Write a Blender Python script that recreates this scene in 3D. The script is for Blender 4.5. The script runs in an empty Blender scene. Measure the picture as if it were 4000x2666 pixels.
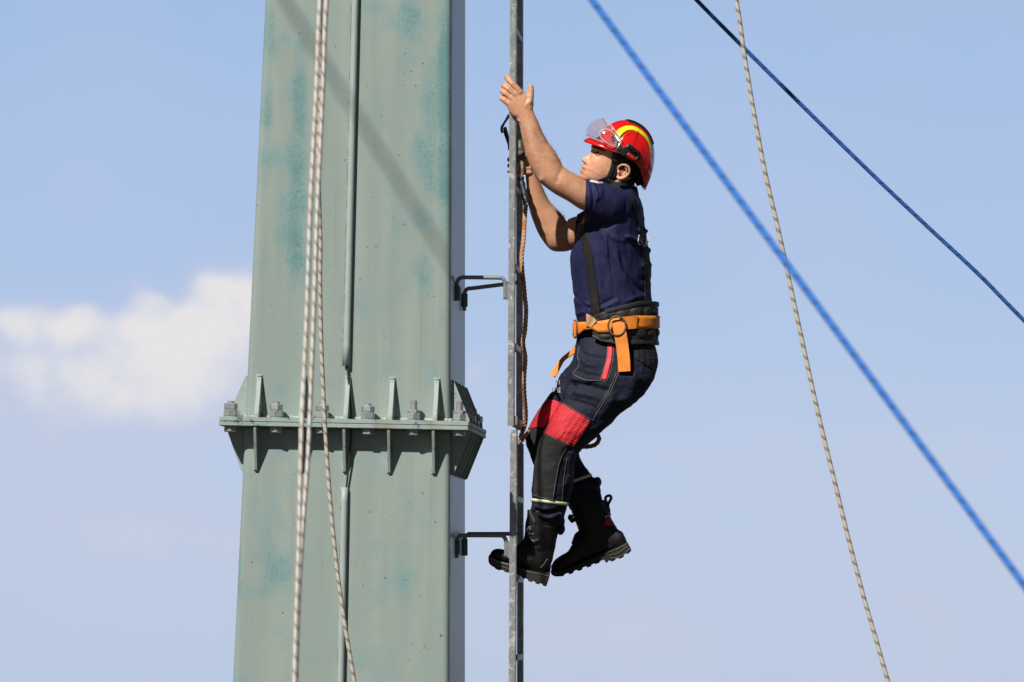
import bpy, bmesh, math, random
import numpy as np
from mathutils import Vector, Matrix, noise
from mathutils.bvhtree import BVHTree
random.seed(7)
SC = bpy.context.scene
COL = SC.collection
rad = math.radians

# ------------------------------------------------------------------ frames
# picture plane scale: 1035 photo pixels per metre at the climber, lens 18.5 m away
S, D = 1035.0, 18.5
FP = S * D
PITCH, ROLL = rad(4.6), 0.022
Zw = Vector((ROLL, math.sin(PITCH), math.cos(PITCH))).normalized()
Yw = (Vector((0, 1, 0)) - Zw * Zw.y).normalized()
Xw = Yw.cross(Zw)
RW = Matrix((Xw, Yw, Zw))                       # lens frame -> world
CAMH = 1.6
T0 = Vector((0, 0, CAMH)) - RW @ Vector((0, -D, 0))
F2W = Matrix.Translation(T0) @ RW.to_4x4()
RWn = np.array(RW); T0n = np.array(T0)

def px2F(A):
    A = np.asarray(A, float).reshape(-1, 3)
    Y = A[:, 2] / S
    k = (D + Y) / FP
    return np.stack([(A[:, 0] - 2000) * k, Y, (1333 - A[:, 1]) * k], 1)
def F2Wn(A): return np.asarray(A, float).reshape(-1, 3) @ RWn.T + T0n
def px2W(A): return F2Wn(px2F(A))

# ------------------------------------------------------------------ camera
cd = bpy.data.cameras.new('camera'); cam = bpy.data.objects.new('camera', cd); COL.objects.link(cam)
cd.sensor_width = 36; cd.lens = FP / 4000 * 36; cd.clip_end = 30000; cd.clip_start = 0.1
cam.matrix_world = Matrix.Translation(Vector((0, 0, CAMH))) @ (RW @ Matrix(((1, 0, 0), (0, 0, -1), (0, 1, 0)))).to_4x4()
cd.dof.use_dof = True; cd.dof.focus_distance = D + 0.1; cd.dof.aperture_fstop = 5.6
SC.camera = cam

# ------------------------------------------------------------------ sun + sky
LS = Vector((0.66, 1.0, -1.27)).normalized()      # travel direction of sunlight, lens frame
LW = (RW @ LS).normalized()
sd = bpy.data.lights.new('sun', 'SUN'); sun = bpy.data.objects.new('sun', sd); COL.objects.link(sun)
sd.energy = 5.0; sd.angle = rad(0.7); sd.color = (1.0, 0.945, 0.87)
sun.rotation_mode = 'QUATERNION'; sun.rotation_quaternion = LW.to_track_quat('-Z', 'Y'); sun.location = (-6, -12, 20)
SC.view_settings.view_transform = 'Standard'; SC.view_settings.look = 'None'
SC.view_settings.exposure = 0; SC.view_settings.gamma = 1

def NT(tree):
    def n(t, ins=None, **kw):
        nd = tree.nodes.new(t)
        for k, v in kw.items(): setattr(nd, k, v)
        if ins:
            for k, v in ins.items():
                if hasattr(v, 'is_output') or isinstance(v, bpy.types.NodeSocket): tree.links.new(v, nd.inputs[k])
                else: nd.inputs[k].default_value = v
        return nd
    return n
def math_(n, op, a, b=0.0, c=None, clamp=False):
    d = {0: a, 1: b}
    if c is not None: d[2] = c
    return n('ShaderNodeMath', d, operation=op, use_clamp=clamp).outputs[0]
def mixc(n, fac, a, b, bt='MIX'):
    m = n('ShaderNodeMix', {0: fac, 6: a, 7: b}, data_type='RGBA', blend_type=bt)
    return m.outputs[2]
def ramp(n, fac, a, b):       # smooth 0..1 between a and b
    return n('ShaderNodeMapRange', {0: fac, 1: a, 2: b, 3: 0.0, 4: 1.0}, interpolation_type='SMOOTHSTEP', clamp=True).outputs[0]

W = bpy.data.worlds.new("World"); SC.world = W; W.use_nodes = True
wt = W.node_tree; wt.nodes.clear(); n = NT(wt)
sky = n('ShaderNodeTexSky', sky_type='NISHITA', sun_disc=False, altitude=900.0, air_density=1.0, dust_density=0.6, ozone_density=2.2)
sv = -LW
sky.sun_elevation = math.asin(sv.z); sky.sun_rotation = math.atan2(sv.x, sv.y) % (2 * math.pi)
tc = n('ShaderNodeTexCoord')
sep = n('ShaderNodeSeparateXYZ', {0: tc.outputs['Generated']})
az = math_(n, 'ARCTAN2', sep.outputs[0], sep.outputs[1])             # compass angle, 0 ahead
el = math_(n, 'ARCSINE', sep.outputs[2])
SKYC = [(0.0, (0.46, 0.56, 0.77)), (0.055, (0.475, 0.575, 0.80)), (0.1, (0.42, 0.545, 0.80)), (0.15, (0.365, 0.515, 0.80)), (0.5, (0.20, 0.36, 0.74)), (1.0, (0.12, 0.26, 0.62))]
cr = n('ShaderNodeValToRGB', {0: el}); cr.color_ramp.interpolation = 'EASE'
while len(cr.color_ramp.elements) < len(SKYC): cr.color_ramp.elements.new(0.5)
for e, (p, c) in zip(cr.color_ramp.elements, SKYC): e.position = p; e.color = (*c, 1)
def dirpx(x, y):
    v = RW @ Vector(((x - 2000) / FP, 1, (1333 - y) / FP)).normalized()
    return math.atan2(v.x, v.y), math.asin(v.z)
wp = n('ShaderNodeTexNoise', {'Vector': tc.outputs['Generated'], 'Scale': 95.0, 'Detail': 7.0, 'Roughness': 0.5})
wsep = n('ShaderNodeSeparateColor', {0: wp.outputs['Color']})
wx = math_(n, 'MULTIPLY_ADD', wsep.outputs[0], 0.012, -0.006); wy = math_(n, 'MULTIPLY_ADD', wsep.outputs[1], 0.010, -0.005)
AZ = math_(n, 'ADD', az, wx); EL = math_(n, 'ADD', el, wy)
def blob(x, y, rx, ry, amp, soft=1.0):
    a, e = dirpx(x, y)
    u = math_(n, 'DIVIDE', math_(n, 'SUBTRACT', AZ, a), rx / FP); v = math_(n, 'DIVIDE', math_(n, 'SUBTRACT', EL, e), ry / FP)
    r2 = math_(n, 'ADD', math_(n, 'MULTIPLY', u, u), math_(n, 'MULTIPLY', v, v))
    return math_(n, 'MULTIPLY', math_(n, 'EXPONENT', math_(n, 'MULTIPLY', r2, -soft)), amp)
tot = None
for b in [(60, 1255, 190, 75, .62), (250, 1262, 60, 50, .30), (300, 1300, 90, 45, .42), (350, 1240, 60, 45, .32), (560, 1300, 170, 80, .52), (570, 1170, 90, 60, .40), (700, 1230, 150, 90, .5), (880, 1130, 110, 75, .55), (930, 1200, 130, 120, .45), (800, 1330, 200, 90, .34),
          (620, 1410, 300, 110, .30), (300, 1500, 560, 170, .36), (760, 1520, 300, 140, .30), (200, 1420, 300, 90, .24), (1000, 1260, 200, 150, .30), (1835, 1440, 60, 50, .34), (250, 1700, 700, 240, .17), (300, 2080, 700, 200, .15), (900, 2150, 500, 200, .16), (2950, 1800, 900, 260, .12), (2300, 2250, 700, 260, .14), (3650, 2350, 600, 320, .20), (3700, 1750, 500, 160, .10), (2350, 2500, 500, 120, .16)]:
    o = blob(*b); tot = o if tot is None else math_(n, 'ADD', tot, o)
nz = n('ShaderNodeTexNoise', {'Vector': tc.outputs['Generated'], 'Scale': 95.0, 'Detail': 8.0, 'Roughness': 0.55})
mod = math_(n, 'MULTIPLY_ADD', nz.outputs[0], 1.4, 0.3)
cm = math_(n, 'MULTIPLY', tot, mod, clamp=True)
cmh = ramp(n, cm, 0.14, 0.62)
# thin cirrus everywhere else
nz2 = n('ShaderNodeTexNoise', {'Vector': tc.outputs['Generated'], 'Scale': 9.0, 'Detail': 5.0, 'Roughness': 0.5})
thin = math_(n, 'MULTIPLY', ramp(n, nz2.outputs[0], 0.38, 0.7), 0.16)
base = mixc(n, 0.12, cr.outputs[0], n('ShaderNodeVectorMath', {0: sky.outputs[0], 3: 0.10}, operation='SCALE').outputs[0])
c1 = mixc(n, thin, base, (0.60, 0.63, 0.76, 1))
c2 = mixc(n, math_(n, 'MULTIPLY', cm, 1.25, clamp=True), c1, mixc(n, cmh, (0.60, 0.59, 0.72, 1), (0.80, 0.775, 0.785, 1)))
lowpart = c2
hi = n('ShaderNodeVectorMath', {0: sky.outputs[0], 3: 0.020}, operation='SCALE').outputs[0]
aside = ramp(n, math_(n, 'ABSOLUTE', az), 0.8, 1.75)                   # bright band kept ahead only; sky dimmed behind to deepen the shade
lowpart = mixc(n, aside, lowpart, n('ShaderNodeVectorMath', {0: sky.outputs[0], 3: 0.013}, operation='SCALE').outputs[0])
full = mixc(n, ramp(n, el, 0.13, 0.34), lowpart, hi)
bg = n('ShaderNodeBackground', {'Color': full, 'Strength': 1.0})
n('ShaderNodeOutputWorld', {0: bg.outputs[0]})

# ------------------------------------------------------------------ materials
MATS = {}
def mat(name, col=(.5, .5, .5), rough=.6, metal=0.0, fn=None, spec=.5, bump=None, var=None, sss=0.0, coat=0.0, sheen=0.0):
    """bump=(scale, strength, dist); var=(scale, amount)"""
    if name in MATS: return MATS[name]
    m = bpy.data.materials.new(name); m.use_nodes = True
    t = m.node_tree; t.nodes.clear(); n = NT(t)
    p = n('ShaderNodeBsdfPrincipled', {'Base Color': (*col, 1), 'Roughness': rough, 'Metallic': metal, 'Specular IOR Level': spec, 'Coat Weight': coat, 'Sheen Weight': sheen})
    o = n('ShaderNodeOutputMaterial', {0: p.outputs[0]})
    if sss:
        p.inputs['Subsurface Weight'].default_value = sss; p.inputs['Subsurface Radius'].default_value = (1, .35, .2); p.inputs['Subsurface Scale'].default_value = 0.006
    tcn = n('ShaderNodeTexCoord')
    if var:
        nn = n('ShaderNodeTexNoise', {'Vector': tcn.outputs['Object'], 'Scale': var[0], 'Detail': 5.0})
        k = math_(n, 'MULTIPLY_ADD', nn.outputs[0], var[1] * 2, 1 - var[1])
        t.links.new(mixc(n, 1.0, (*col, 1), n('ShaderNodeCombineColor', {0: k, 1: k, 2: k}).outputs[0], 'MULTIPLY'), p.inputs['Base Color'])
    if bump:
        bn = n('ShaderNodeTexNoise', {'Vector': tcn.outputs['Object'], 'Scale': bump[0], 'Detail': 4.0})
        t.links.new(n('ShaderNodeBump', {'Height': bn.outputs[0], 'Strength': bump[1], 'Distance': bump[2]}).outputs[0], p.inputs['Normal'])
    if fn: fn(n, t, p, tcn)
    MATS[name] = m
    return m

def fn_paint(n, t, p, tcn):
    at = n('ShaderNodeAttribute', attribute_name='wear')
    ob = tcn.outputs['Object']
    fine = n('ShaderNodeTexNoise', {'Vector': ob, 'Scale': 230.0, 'Detail': 4.0, 'Roughness': .75})
    fine2 = n('ShaderNodeTexNoise', {'Vector': ob, 'Scale': 70.0, 'Detail': 4.0, 'Roughness': .7})
    mid = n('ShaderNodeTexNoise', {'Vector': ob, 'Scale': 9.0, 'Detail': 5.0})
    w = math_(n, 'MULTIPLY_ADD', math_(n, 'SUBTRACT', mid.outputs[0], 0.5), 0.9, at.outputs['Fac'])
    wm = math_(n, 'MULTIPLY_ADD', math_(n, 'SUBTRACT', fine.outputs[0], .5), 1.7, w)
    wm = math_(n, 'MULTIPLY_ADD', math_(n, 'SUBTRACT', fine2.outputs[0], .5), 0.7, wm)
    k = ramp(n, wm, 0.34, 0.72)
    stretch = n('ShaderNodeMapping', {0: ob, 3: (14.0, 14.0, 1.2)})
    st = n('ShaderNodeTexNoise', {'Vector': stretch.outputs[0], 'Scale': 1.0, 'Detail': 6.0})
    c0 = mixc(n, ramp(n, st.outputs[0], .3, .75), (0.282, 0.345, 0.322, 1), (0.325, 0.388, 0.355, 1))
    c0 = mixc(n, ramp(n, mid.outputs[0], .48, .75), c0, (0.265, 0.362, 0.355, 1))
    c0 = mixc(n, math_(n, 'MULTIPLY', ramp(n, w, .02, .5), .6), c0, (0.20, 0.335, 0.34, 1))
    c1 = mixc(n, math_(n, 'MULTIPLY', k, .85), c0, (0.105, 0.255, 0.265, 1))
    # chips down to primer, thin scratches and pin holes
    ch = n('ShaderNodeTexNoise', {'Vector': ob, 'Scale': 34.0, 'Detail': 6.0, 'Roughness': .75})
    c2 = mixc(n, ramp(n, ch.outputs[0], .668, .68), c1, (0.11, 0.085, 0.07, 1))
    vo = n('ShaderNodeTexVoronoi', {'Vector': ob, 'Scale': 16.0})
    c2 = mixc(n, ramp(n, vo.outputs['Distance'], .055, .04), c2, (0.07, 0.075, 0.07, 1))
    # dark runs where water has followed the face
    run = n('ShaderNodeMapping', {0: ob, 3: (60.0, 60.0, 0.9)})
    rn = n('ShaderNodeTexNoise', {'Vector': run.outputs[0], 'Scale': 1.0, 'Detail': 3.0})
    c2 = mixc(n, math_(n, 'MULTIPLY', ramp(n, rn.outputs[0], .56, .85), .34), c2, (0.20, 0.22, 0.20, 1))
    t.links.new(c2, p.inputs['Base Color'])
    b = n('ShaderNodeBump', {'Height': math_(n, 'MULTIPLY_ADD', mid.outputs[0], 3.0, fine.outputs[0]), 'Strength': .25, 'Distance': .0015})
    t.links.new(b.outputs[0], p.inputs['Normal'])
M_PAINT = mat('green_mast_paint', rough=.36, fn=fn_paint)

def fn_trim(n, t, p, tcn):
    ob = tcn.outputs['Object']
    a = n('ShaderNodeTexNoise', {'Vector': ob, 'Scale': 22.0, 'Detail': 6.0, 'Roughness': .65})
    f = n('ShaderNodeTexNoise', {'Vector': ob, 'Scale': 150.0, 'Detail': 4.0, 'Roughness': .7})
    c = mixc(n, ramp(n, a.outputs[0], .4, .65), (0.35, 0.42, 0.385, 1), (0.25, 0.365, 0.37, 1))
    g = n('ShaderNodeNewGeometry')
    c = mixc(n, ramp(n, math_(n, 'MULTIPLY_ADD', f.outputs[0], .35, a.outputs[0]), .76, .81), c, (0.13, 0.105, 0.085, 1))
    c = mixc(n, ramp(n, f.outputs[0], .70, .76), c, (0.16, 0.15, 0.12, 1))
    e = n('ShaderNodeTexNoise', {'Vector': ob, 'Scale': 7.0, 'Detail': 2.0})
    c = mixc(n, math_(n, 'MULTIPLY', ramp(n, e.outputs[0], .56, .7), .55), c, (0.27, 0.21, 0.12, 1))
    t.links.new(c, p.inputs['Base Color'])
    t.links.new(n('ShaderNodeBump', {'Height': f.outputs[0], 'Strength': .4, 'Distance': .002}).outputs[0], p.inputs['Normal'])
M_TRIM = mat('worn_green_plate_paint', rough=.55, fn=fn_trim)

def fn_galv(n, t, p, tcn):
    ob = tcn.outputs['Object']
    nz = n('ShaderNodeTexNoise', {'Vector': ob, 'Scale': 14.0, 'Detail': 2.0})
    wv = n('ShaderNodeVectorMath', {0: ob, 1: n('ShaderNodeVectorMath', {0: nz.outputs['Color'], 3: .06}, operation='SCALE').outputs[0]}, operation='ADD')
    v = n('ShaderNodeTexVoronoi', {'Vector': wv.outputs[0], 'Scale': 36.0})
    v2 = n('ShaderNodeTexVoronoi', {'Vector': wv.outputs[0], 'Scale': 75.0})
    s1 = n('ShaderNodeSeparateColor', {0: v.outputs['Color']}).outputs[0]; s2 = n('ShaderNodeSeparateColor', {0: v2.outputs['Color']}).outputs[1]
    k = math_(n, 'MULTIPLY_ADD', s2, .35, math_(n, 'MULTIPLY', s1, .65))
    c = mixc(n, ramp(n, k, .35, .8), (0.335, 0.355, 0.36, 1), (0.43, 0.45, 0.45, 1))
    c = mixc(n, ramp(n, k, .80, .84), c, (0.60, 0.61, 0.60, 1))
    big = n('ShaderNodeTexNoise', {'Vector': ob, 'Scale': 60.0, 'Detail': 5.0, 'Roughness': .7})
    c = mixc(n, ramp(n, big.outputs[0], .70, .74), c, (0.14, 0.15, 0.15, 1))
    t.links.new(c, p.inputs['Base Color'])
    t.links.new(math_(n, 'MULTIPLY_ADD', s2, .25, .35), p.inputs['Roughness'])
    t.links.new(n('ShaderNodeBump', {'Height': big.outputs[0], 'Strength': .3, 'Distance': .001}).outputs[0], p.inputs['Normal'])
M_PIPEP = mat('pale_green_pipe_paint', (.36, .43, .415), .5, bump=(60, .3, .001), var=(18, .12))
M_GALV = mat('galvanised_steel', rough=.45, metal=.35, fn=fn_galv)
M_ZINC = mat('zinc_bolt_steel', (.43, .455, .475), .45, .5, bump=(160, .4, .001), var=(60, .25))
M_ROD = mat('bracket_steel', (.30, .31, .31), .5, .35, bump=(90, .3, .001), var=(40, .2))
M_CLAMP = mat('clamp_green_paint', (.10, .16, .155), .55, bump=(90, .4, .001), var=(40, .3))
M_CABLE = mat('black_cable', (.025, .027, .03), .5)

def fn_skin(n, t, p, tcn):
    at = n('ShaderNodeAttribute', attribute_name='tint')
    a = n('ShaderNodeTexNoise', {'Vector': tcn.outputs['Object'], 'Scale': 34.0, 'Detail': 6.0, 'Roughness': .65})
    f = n('ShaderNodeTexNoise', {'Vector': tcn.outputs['Object'], 'Scale': 420.0, 'Detail': 3.0})
    c = mixc(n, ramp(n, a.outputs[0], .35, .7), (0.67, 0.37, 0.23, 1), (0.57, 0.29, 0.17, 1))
    c = mixc(n, math_(n, 'MULTIPLY', ramp(n, f.outputs[0], .5, .7), .25), c, (0.42, 0.20, 0.12, 1))
    t.links.new(mixc(n, 1.0, c, at.outputs['Color'], 'MULTIPLY'), p.inputs['Base Color'])
    t.links.new(n('ShaderNodeBump', {'Height': f.outputs[0], 'Strength': .35, 'Distance': .0012}).outputs[0], p.inputs['Normal'])
M_SKIN = mat('skin', rough=.42, fn=fn_skin, sss=.12, spec=.45)

def fabric(scale, strength):
    def fn(n, t, p, tcn):
        w = n('ShaderNodeTexNoise', {'Vector': tcn.outputs['Object'], 'Scale': scale, 'Detail': 3.0})
        b = n('ShaderNodeTexNoise', {'Vector': tcn.outputs['Object'], 'Scale': 16.0, 'Detail': 3.0, 'Distortion': .6})
        t.links.new(n('ShaderNodeBump', {'Height': math_(n, 'MULTIPLY_ADD', b.outputs[0], 3.0, w.outputs[0]), 'Strength': strength, 'Distance': .003}).outputs[0], p.inputs['Normal'])
    return fn
M_SHIRT = mat('navy_polo_cloth', (.014, .016, .070), .72, fn=fabric(300, .35), var=(7, .2), spec=.35)
M_TROU = mat('dark_navy_work_cloth', (.009, .012, .030), .75, fn=fabric(260, .6), var=(9, .35), spec=.35)
M_RED = mat('red_stretch_cloth', (.62, .026, .040), .7, bump=(200, .3, .001), var=(30, .15))
M_PIPE = mat('red_piping', (.66, .03, .05), .6, bump=(200, .3, .001))
M_PAD = mat('black_knee_pad_fabric', (.024, .024, .025), .85, bump=(520, .9, .002), var=(14, .35))
M_STITCH = mat('grey_stitching', (.24, .235, .21), .8)
M_HIVIS = mat('pale_yellow_reflective_tape', (.72, .76, .48), .4, bump=(100, .3, .001))
M_WEB = mat('black_webbing', (.009, .009, .010), .75, bump=(420, .5, .001))
M_BELTPAD = mat('black_rubberised_padding', (.02, .02, .019), .62, bump=(120, .5, .002), var=(10, .5))
def fn_orange(n, t, p, tcn):
    uv = n('ShaderNodeUVMap')
    a = n('ShaderNodeTexNoise', {'Vector': tcn.outputs['Object'], 'Scale': 26.0, 'Detail': 5.0})
    c = mixc(n, ramp(n, a.outputs[0], .38, .75), (0.95, 0.31, 0.035, 1), (0.76, 0.20, 0.022, 1))
    wv = n('ShaderNodeTexWave', {'Vector': tcn.outputs['Object'], 'Scale': 90.0, 'Distortion': 1.0}, bands_direction='Z')
    t.links.new(c, p.inputs['Base Color'])
    t.links.new(n('ShaderNodeBump', {'Height': wv.outputs['Fac'], 'Strength': .25, 'Distance': .001}).outputs[0], p.inputs['Normal'])
M_ORANGE = mat('orange_webbing', rough=.6, fn=fn_orange)
M_TAN = mat('tan_leather', (.62, .37, .17), .6, bump=(60, .4, .002), var=(30, .25))
M_RUST = mat('rusty_ring_steel', (.17, .12, .09), .6, .5, bump=(160, .6, .001), var=(60, .35))
M_BOOT = mat('black_boot_leather', (.007, .007, .0075), .55, spec=.4, bump=(110, .4, .002), var=(18, .3))
M_SOLE = mat('worn_rubber_sole', (.022, .020, .018), .7, bump=(90, .6, .002), var=(22, .6))
M_DUST = mat('dusty_rubber_edge', (.15, .14, .125), .8, bump=(90, .6, .002), var=(40, .5))
M_REDH = mat('glossy_red_helmet_plastic', (.72, .012, .010), .22, coat=.35, var=(6, .08), bump=(9, .05, .003))
M_REDL = mat('red_lever_plastic', (.75, .02, .015), .35)
M_YEL = mat('fluorescent_yellow_tape', (.80, .88, .02), .4, bump=(350, .4, .001))
M_BLKP = mat('black_plastic', (.012, .012, .013), .4, bump=(60, .1, .001))
M_HAIR = mat('black_hair', (.009, .007, .006), .6, bump=(250, 1.0, .003))
M_FUZZ = mat('arm_hair_dark', (.09, .05, .032), .6)
M_EYE = mat('eye_white', (.62, .57, .55), .2)
M_IRIS = mat('dark_brown_iris', (.05, .022, .012), .1)
M_MARK = mat('reflective_grey_print', (.42, .44, .46), .6)
M_WHT = mat('white_print', (.75, .75, .78), .6)
M_OLIVE = mat('olive_coated_hook_steel', (.11, .12, .085), .5, .3, bump=(90, .4, .001), var=(40, .3))
M_TAPE = mat('black_tape', (.02, .024, .034), .5, bump=(60, .8, .003))
M_GRND = mat('dry_gravel_ground', (.06, .055, .042), .95, bump=(9, .6, .03), var=(1.5, .3))

def fn_vis(n, t, p, tcn):
    tr = n('ShaderNodeBsdfTransparent', {0: (.97, .95, .95, 1)})
    d0 = n('ShaderNodeBsdfDiffuse', {0: (.95, .80, .83, 1)}); d1 = n('ShaderNodeBsdfTranslucent', {0: (.95, .78, .82, 1)})  # pinkish reflections put in as diffuse and translucent colour
    df = n('ShaderNodeMixShader', {0: .6, 1: d0.outputs[0], 2: d1.outputs[0]})
    gl = n('ShaderNodeBsdfGlossy', {0: (1, 1, 1, 1), 'Roughness': .12})
    nz = n('ShaderNodeTexNoise', {'Vector': tcn.outputs['Object'], 'Scale': 18.0, 'Detail': 4.0})
    fc = n('ShaderNodeLayerWeight', {0: .3})
    m1 = n('ShaderNodeMixShader', {0: math_(n, 'MULTIPLY_ADD', ramp(n, nz.outputs[0], .4, .75), .10, .08), 1: tr.outputs[0], 2: df.outputs[0]})
    m2 = n('ShaderNodeMixShader', {0: math_(n, 'MULTIPLY_ADD', math_(n, 'POWER', fc.outputs['Facing'], 4.0), .25, .02), 1: m1.outputs[0], 2: gl.outputs[0]})
    for nd in t.nodes:
        if nd.type == 'OUTPUT_MATERIAL': t.links.new(m2.outputs[0], nd.inputs[0])
M_VISOR = mat('clear_visor_pink_sheen', fn=fn_vis)
M_VISEDGE = mat('clear_visor_rim', (.75, .68, .70), .3)

def rope_mat(name, base, alt, mark, band=.38, weave=1.0):
    def fn(n, t, p, tcn):
        uv = n('ShaderNodeUVMap'); sp = n('ShaderNodeSeparateXYZ', {0: uv.outputs[0]})
        u, v = sp.outputs[0], sp.outputs[1]          # u around 0..1, v in pattern repeats
        b = math_(n, 'FRACT', math_(n, 'ADD', v, u))
        inb = ramp(n, math_(n, 'ABSOLUTE', math_(n, 'SUBTRACT', b, .5)), band / 2 + .02, band / 2 - .02)
        ck = math_(n, 'MULTIPLY', math_(n, 'SINE', math_(n, 'MULTIPLY', math_(n, 'MULTIPLY_ADD', v, 9.0, math_(n, 'MULTIPLY', u, 8.0)), 6.283)),
                   math_(n, 'SINE', math_(n, 'MULTIPLY', math_(n, 'MULTIPLY_ADD', v, 9.0, math_(n, 'MULTIPLY', u, -8.0)), 6.283)))
        k = math_(n, 'MULTIPLY', inb, ramp(n, ck, -.35, .25))
        nz = n('ShaderNodeTexNoise', {'Vector': tcn.outputs['Object'], 'Scale': 12.0, 'Detail': 3.0})
        c = mixc(n, ramp(n, nz.outputs[0], .4, .65), (*base, 1), (*alt, 1))
        wv = math_(n, 'SINE', math_(n, 'MULTIPLY', math_(n, 'MULTIPLY_ADD', v, 18.0, math_(n, 'MULTIPLY', u, 16.0)), 6.283))
        c = mixc(n, math_(n, 'MULTIPLY', ramp(n, wv, .2, .9), .35 * weave), c, (base[0] * .35, base[1] * .35, base[2] * .35, 1))
        t.links.new(mixc(n, k, c, (*mark, 1)), p.inputs['Base Color'])
        t.links.new(n('ShaderNodeBump', {'Height': wv, 'Strength': .5, 'Distance': .0015}).outputs[0], p.inputs['Normal'])
    return mat(name, rough=.8, fn=fn)
M_RW = rope_mat('white_rope_sheath', (.95, .91, .86), (.93, .83, .71), (.14, .14, .17), .30, .05)
M_RC = rope_mat('cream_kernmantle_sheath', (.76, .71, .62), (.74, .66, .54), (.05, .052, .055), .34, .7)
M_RB = rope_mat('blue_rope_sheath', (.045, .23, .78), (.04, .21, .72), (.02, .05, .13), .22, .3)
M_RN = rope_mat('navy_blue_rope_sheath', (.028, .16, .60), (.024, .14, .52), (.010, .03, .11), .26, .3)
def fn_lan(n, t, p, tcn):
    at = n('ShaderNodeAttribute', attribute_name='tint')
    f = n('ShaderNodeTexNoise', {'Vector': tcn.outputs['Object'], 'Scale': 300.0, 'Detail': 3.0})
    t.links.new(at.outputs['Color'], p.inputs['Base Color'])
    t.links.new(n('ShaderNodeBump', {'Height': f.outputs[0], 'Strength': .6, 'Distance': .001}).outputs[0], p.inputs['Normal'])
M_LAN = mat('tan_laid_rope', rough=.85, fn=fn_lan)

# ------------------------------------------------------------------ object plumbing
ORI = {}
def tag(o, label=None, cat=None, group=None, kind=None):
    if label: o['label'] = label
    if cat: o['category'] = cat
    if group: o['group'] = group
    if kind: o['kind'] = kind
    return o
def root(name, base, label, cat, group=None, W_=None):
    o = bpy.data.objects.new(name, None); COL.objects.link(o)
    o.empty_display_size = .1
    loc = Vector(px2W([base])[0]) if W_ is None else Vector(W_)
    o.location = loc; ORI[o.name] = loc
    return tag(o, label, cat, group)
def rawmesh(name, V, F, uv=None, tint=None, wear=None, smooth=True):
    me = bpy.data.meshes.new(name)
    me.from_pydata([tuple(v) for v in V], [], [tuple(f) for f in F])
    if uv is not None:
        l = me.uv_layers.new(name='UVMap'); k = 0
        arr = np.zeros((len(me.loops), 2))
        for f in uv:
            for q in f: arr[k] = q; k += 1
        l.data.foreach_set('uv', arr.ravel())
    if tint is not None:
        a = me.color_attributes.new('tint', 'FLOAT_COLOR', 'POINT')
        a.data.foreach_set('color', np.hstack([tint, np.ones((len(V), 1))]).ravel())
    if wear is not None:
        a = me.attributes.new('wear', 'FLOAT', 'POINT'); a.data.foreach_set('value', np.asarray(wear, float))
    if smooth: me.shade_smooth()
    me.update()
    return me
def emit(name, V, F, m, parent=None, space='px', **kw):
    Wv = {'px': px2W, 'F': F2Wn, 'W': lambda a: np.asarray(a, float)}[space](V)
    if parent is not None: o0 = ORI[parent.name]
    else:
        lo = Wv.min(0); hi = Wv.max(0); o0 = Vector(((lo[0] + hi[0]) / 2, (lo[1] + hi[1]) / 2, lo[2]))
    me = rawmesh(name, Wv - np.array(o0), F, **kw)
    o = bpy.data.objects.new(name, me); COL.objects.link(o)
    me.materials.append(m)
    if parent is not None:
        o.parent = parent
    else: o.location = o0
    ORI[o.name] = o0
    return o

# ------------------------------------------------------------------ shape helpers (pixel space: x right, y down, d away)
def cat(*parts):
    V = []; F = []; k = 0
    for v, f in parts:
        v = np.asarray(v, float); V.append(v); F += [tuple(i + k for i in q) for q in f]; k += len(v)
    return np.vstack(V), F
def crom(P, sub):
    P = np.asarray(P, float)
    if len(P) < 2 or sub <= 1: return P
    Q = np.vstack([2 * P[0] - P[1], P, 2 * P[-1] - P[-2]]); out = []
    for i in range(1, len(Q) - 2):
        for s in range(sub):
            t = s / sub
            out.append(.5 * ((2 * Q[i]) + (-Q[i - 1] + Q[i + 1]) * t + (2 * Q[i - 1] - 5 * Q[i] + 4 * Q[i + 1] - Q[i + 2]) * t * t + (-Q[i - 1] + 3 * Q[i] - 3 * Q[i + 1] + Q[i + 2]) * t ** 3))
    out.append(Q[-2]); return np.array(out)
def loft(rings, cap=True, closed=True):
    m = len(rings); k = len(rings[0]); V = np.vstack(rings); F = []
    for i in range(m - 1):
        for j in range(k if closed else k - 1):
            a = i * k + j; b = i * k + (j + 1) % k
            F.append((a, b, b + k, a + k))
    if cap:
        V = np.vstack([V, rings[0].mean(0), rings[-1].mean(0)]); c0 = m * k; c1 = c0 + 1
        for j in range(k):
            F.append((c0, (j + 1) % k, j)); F.append((c1, (m - 1) * k + j, (m - 1) * k + (j + 1) % k))
    return V, F
def limb(st, sub=5, nn=30, e=1.0, shrink=0.0, cap=True):
    P = crom([(a[0], a[1], b[0], b[1], d, w) for a, b, d, w in st], sub); R = []
    th = np.linspace(0, 2 * math.pi, nn, endpoint=False)
    c, s = np.cos(th), np.sin(th)
    c = np.sign(c) * np.abs(c) ** e; s = np.sign(s) * np.abs(s) ** e
    for ax, ay, bx, by, d, w in P:
        m = np.array([(ax + bx) / 2, (ay + by) / 2]); h = np.array([(ax - bx) / 2, (ay - by) / 2])
        L = np.linalg.norm(h) + 1e-6; h = h * max(.2, (L - shrink) / L); w = max(2, w - shrink)
        R.append(np.stack([m[0] + h[0] * c, m[1] + h[1] * c, d + w * s], 1))
    return loft(R, cap)
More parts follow.
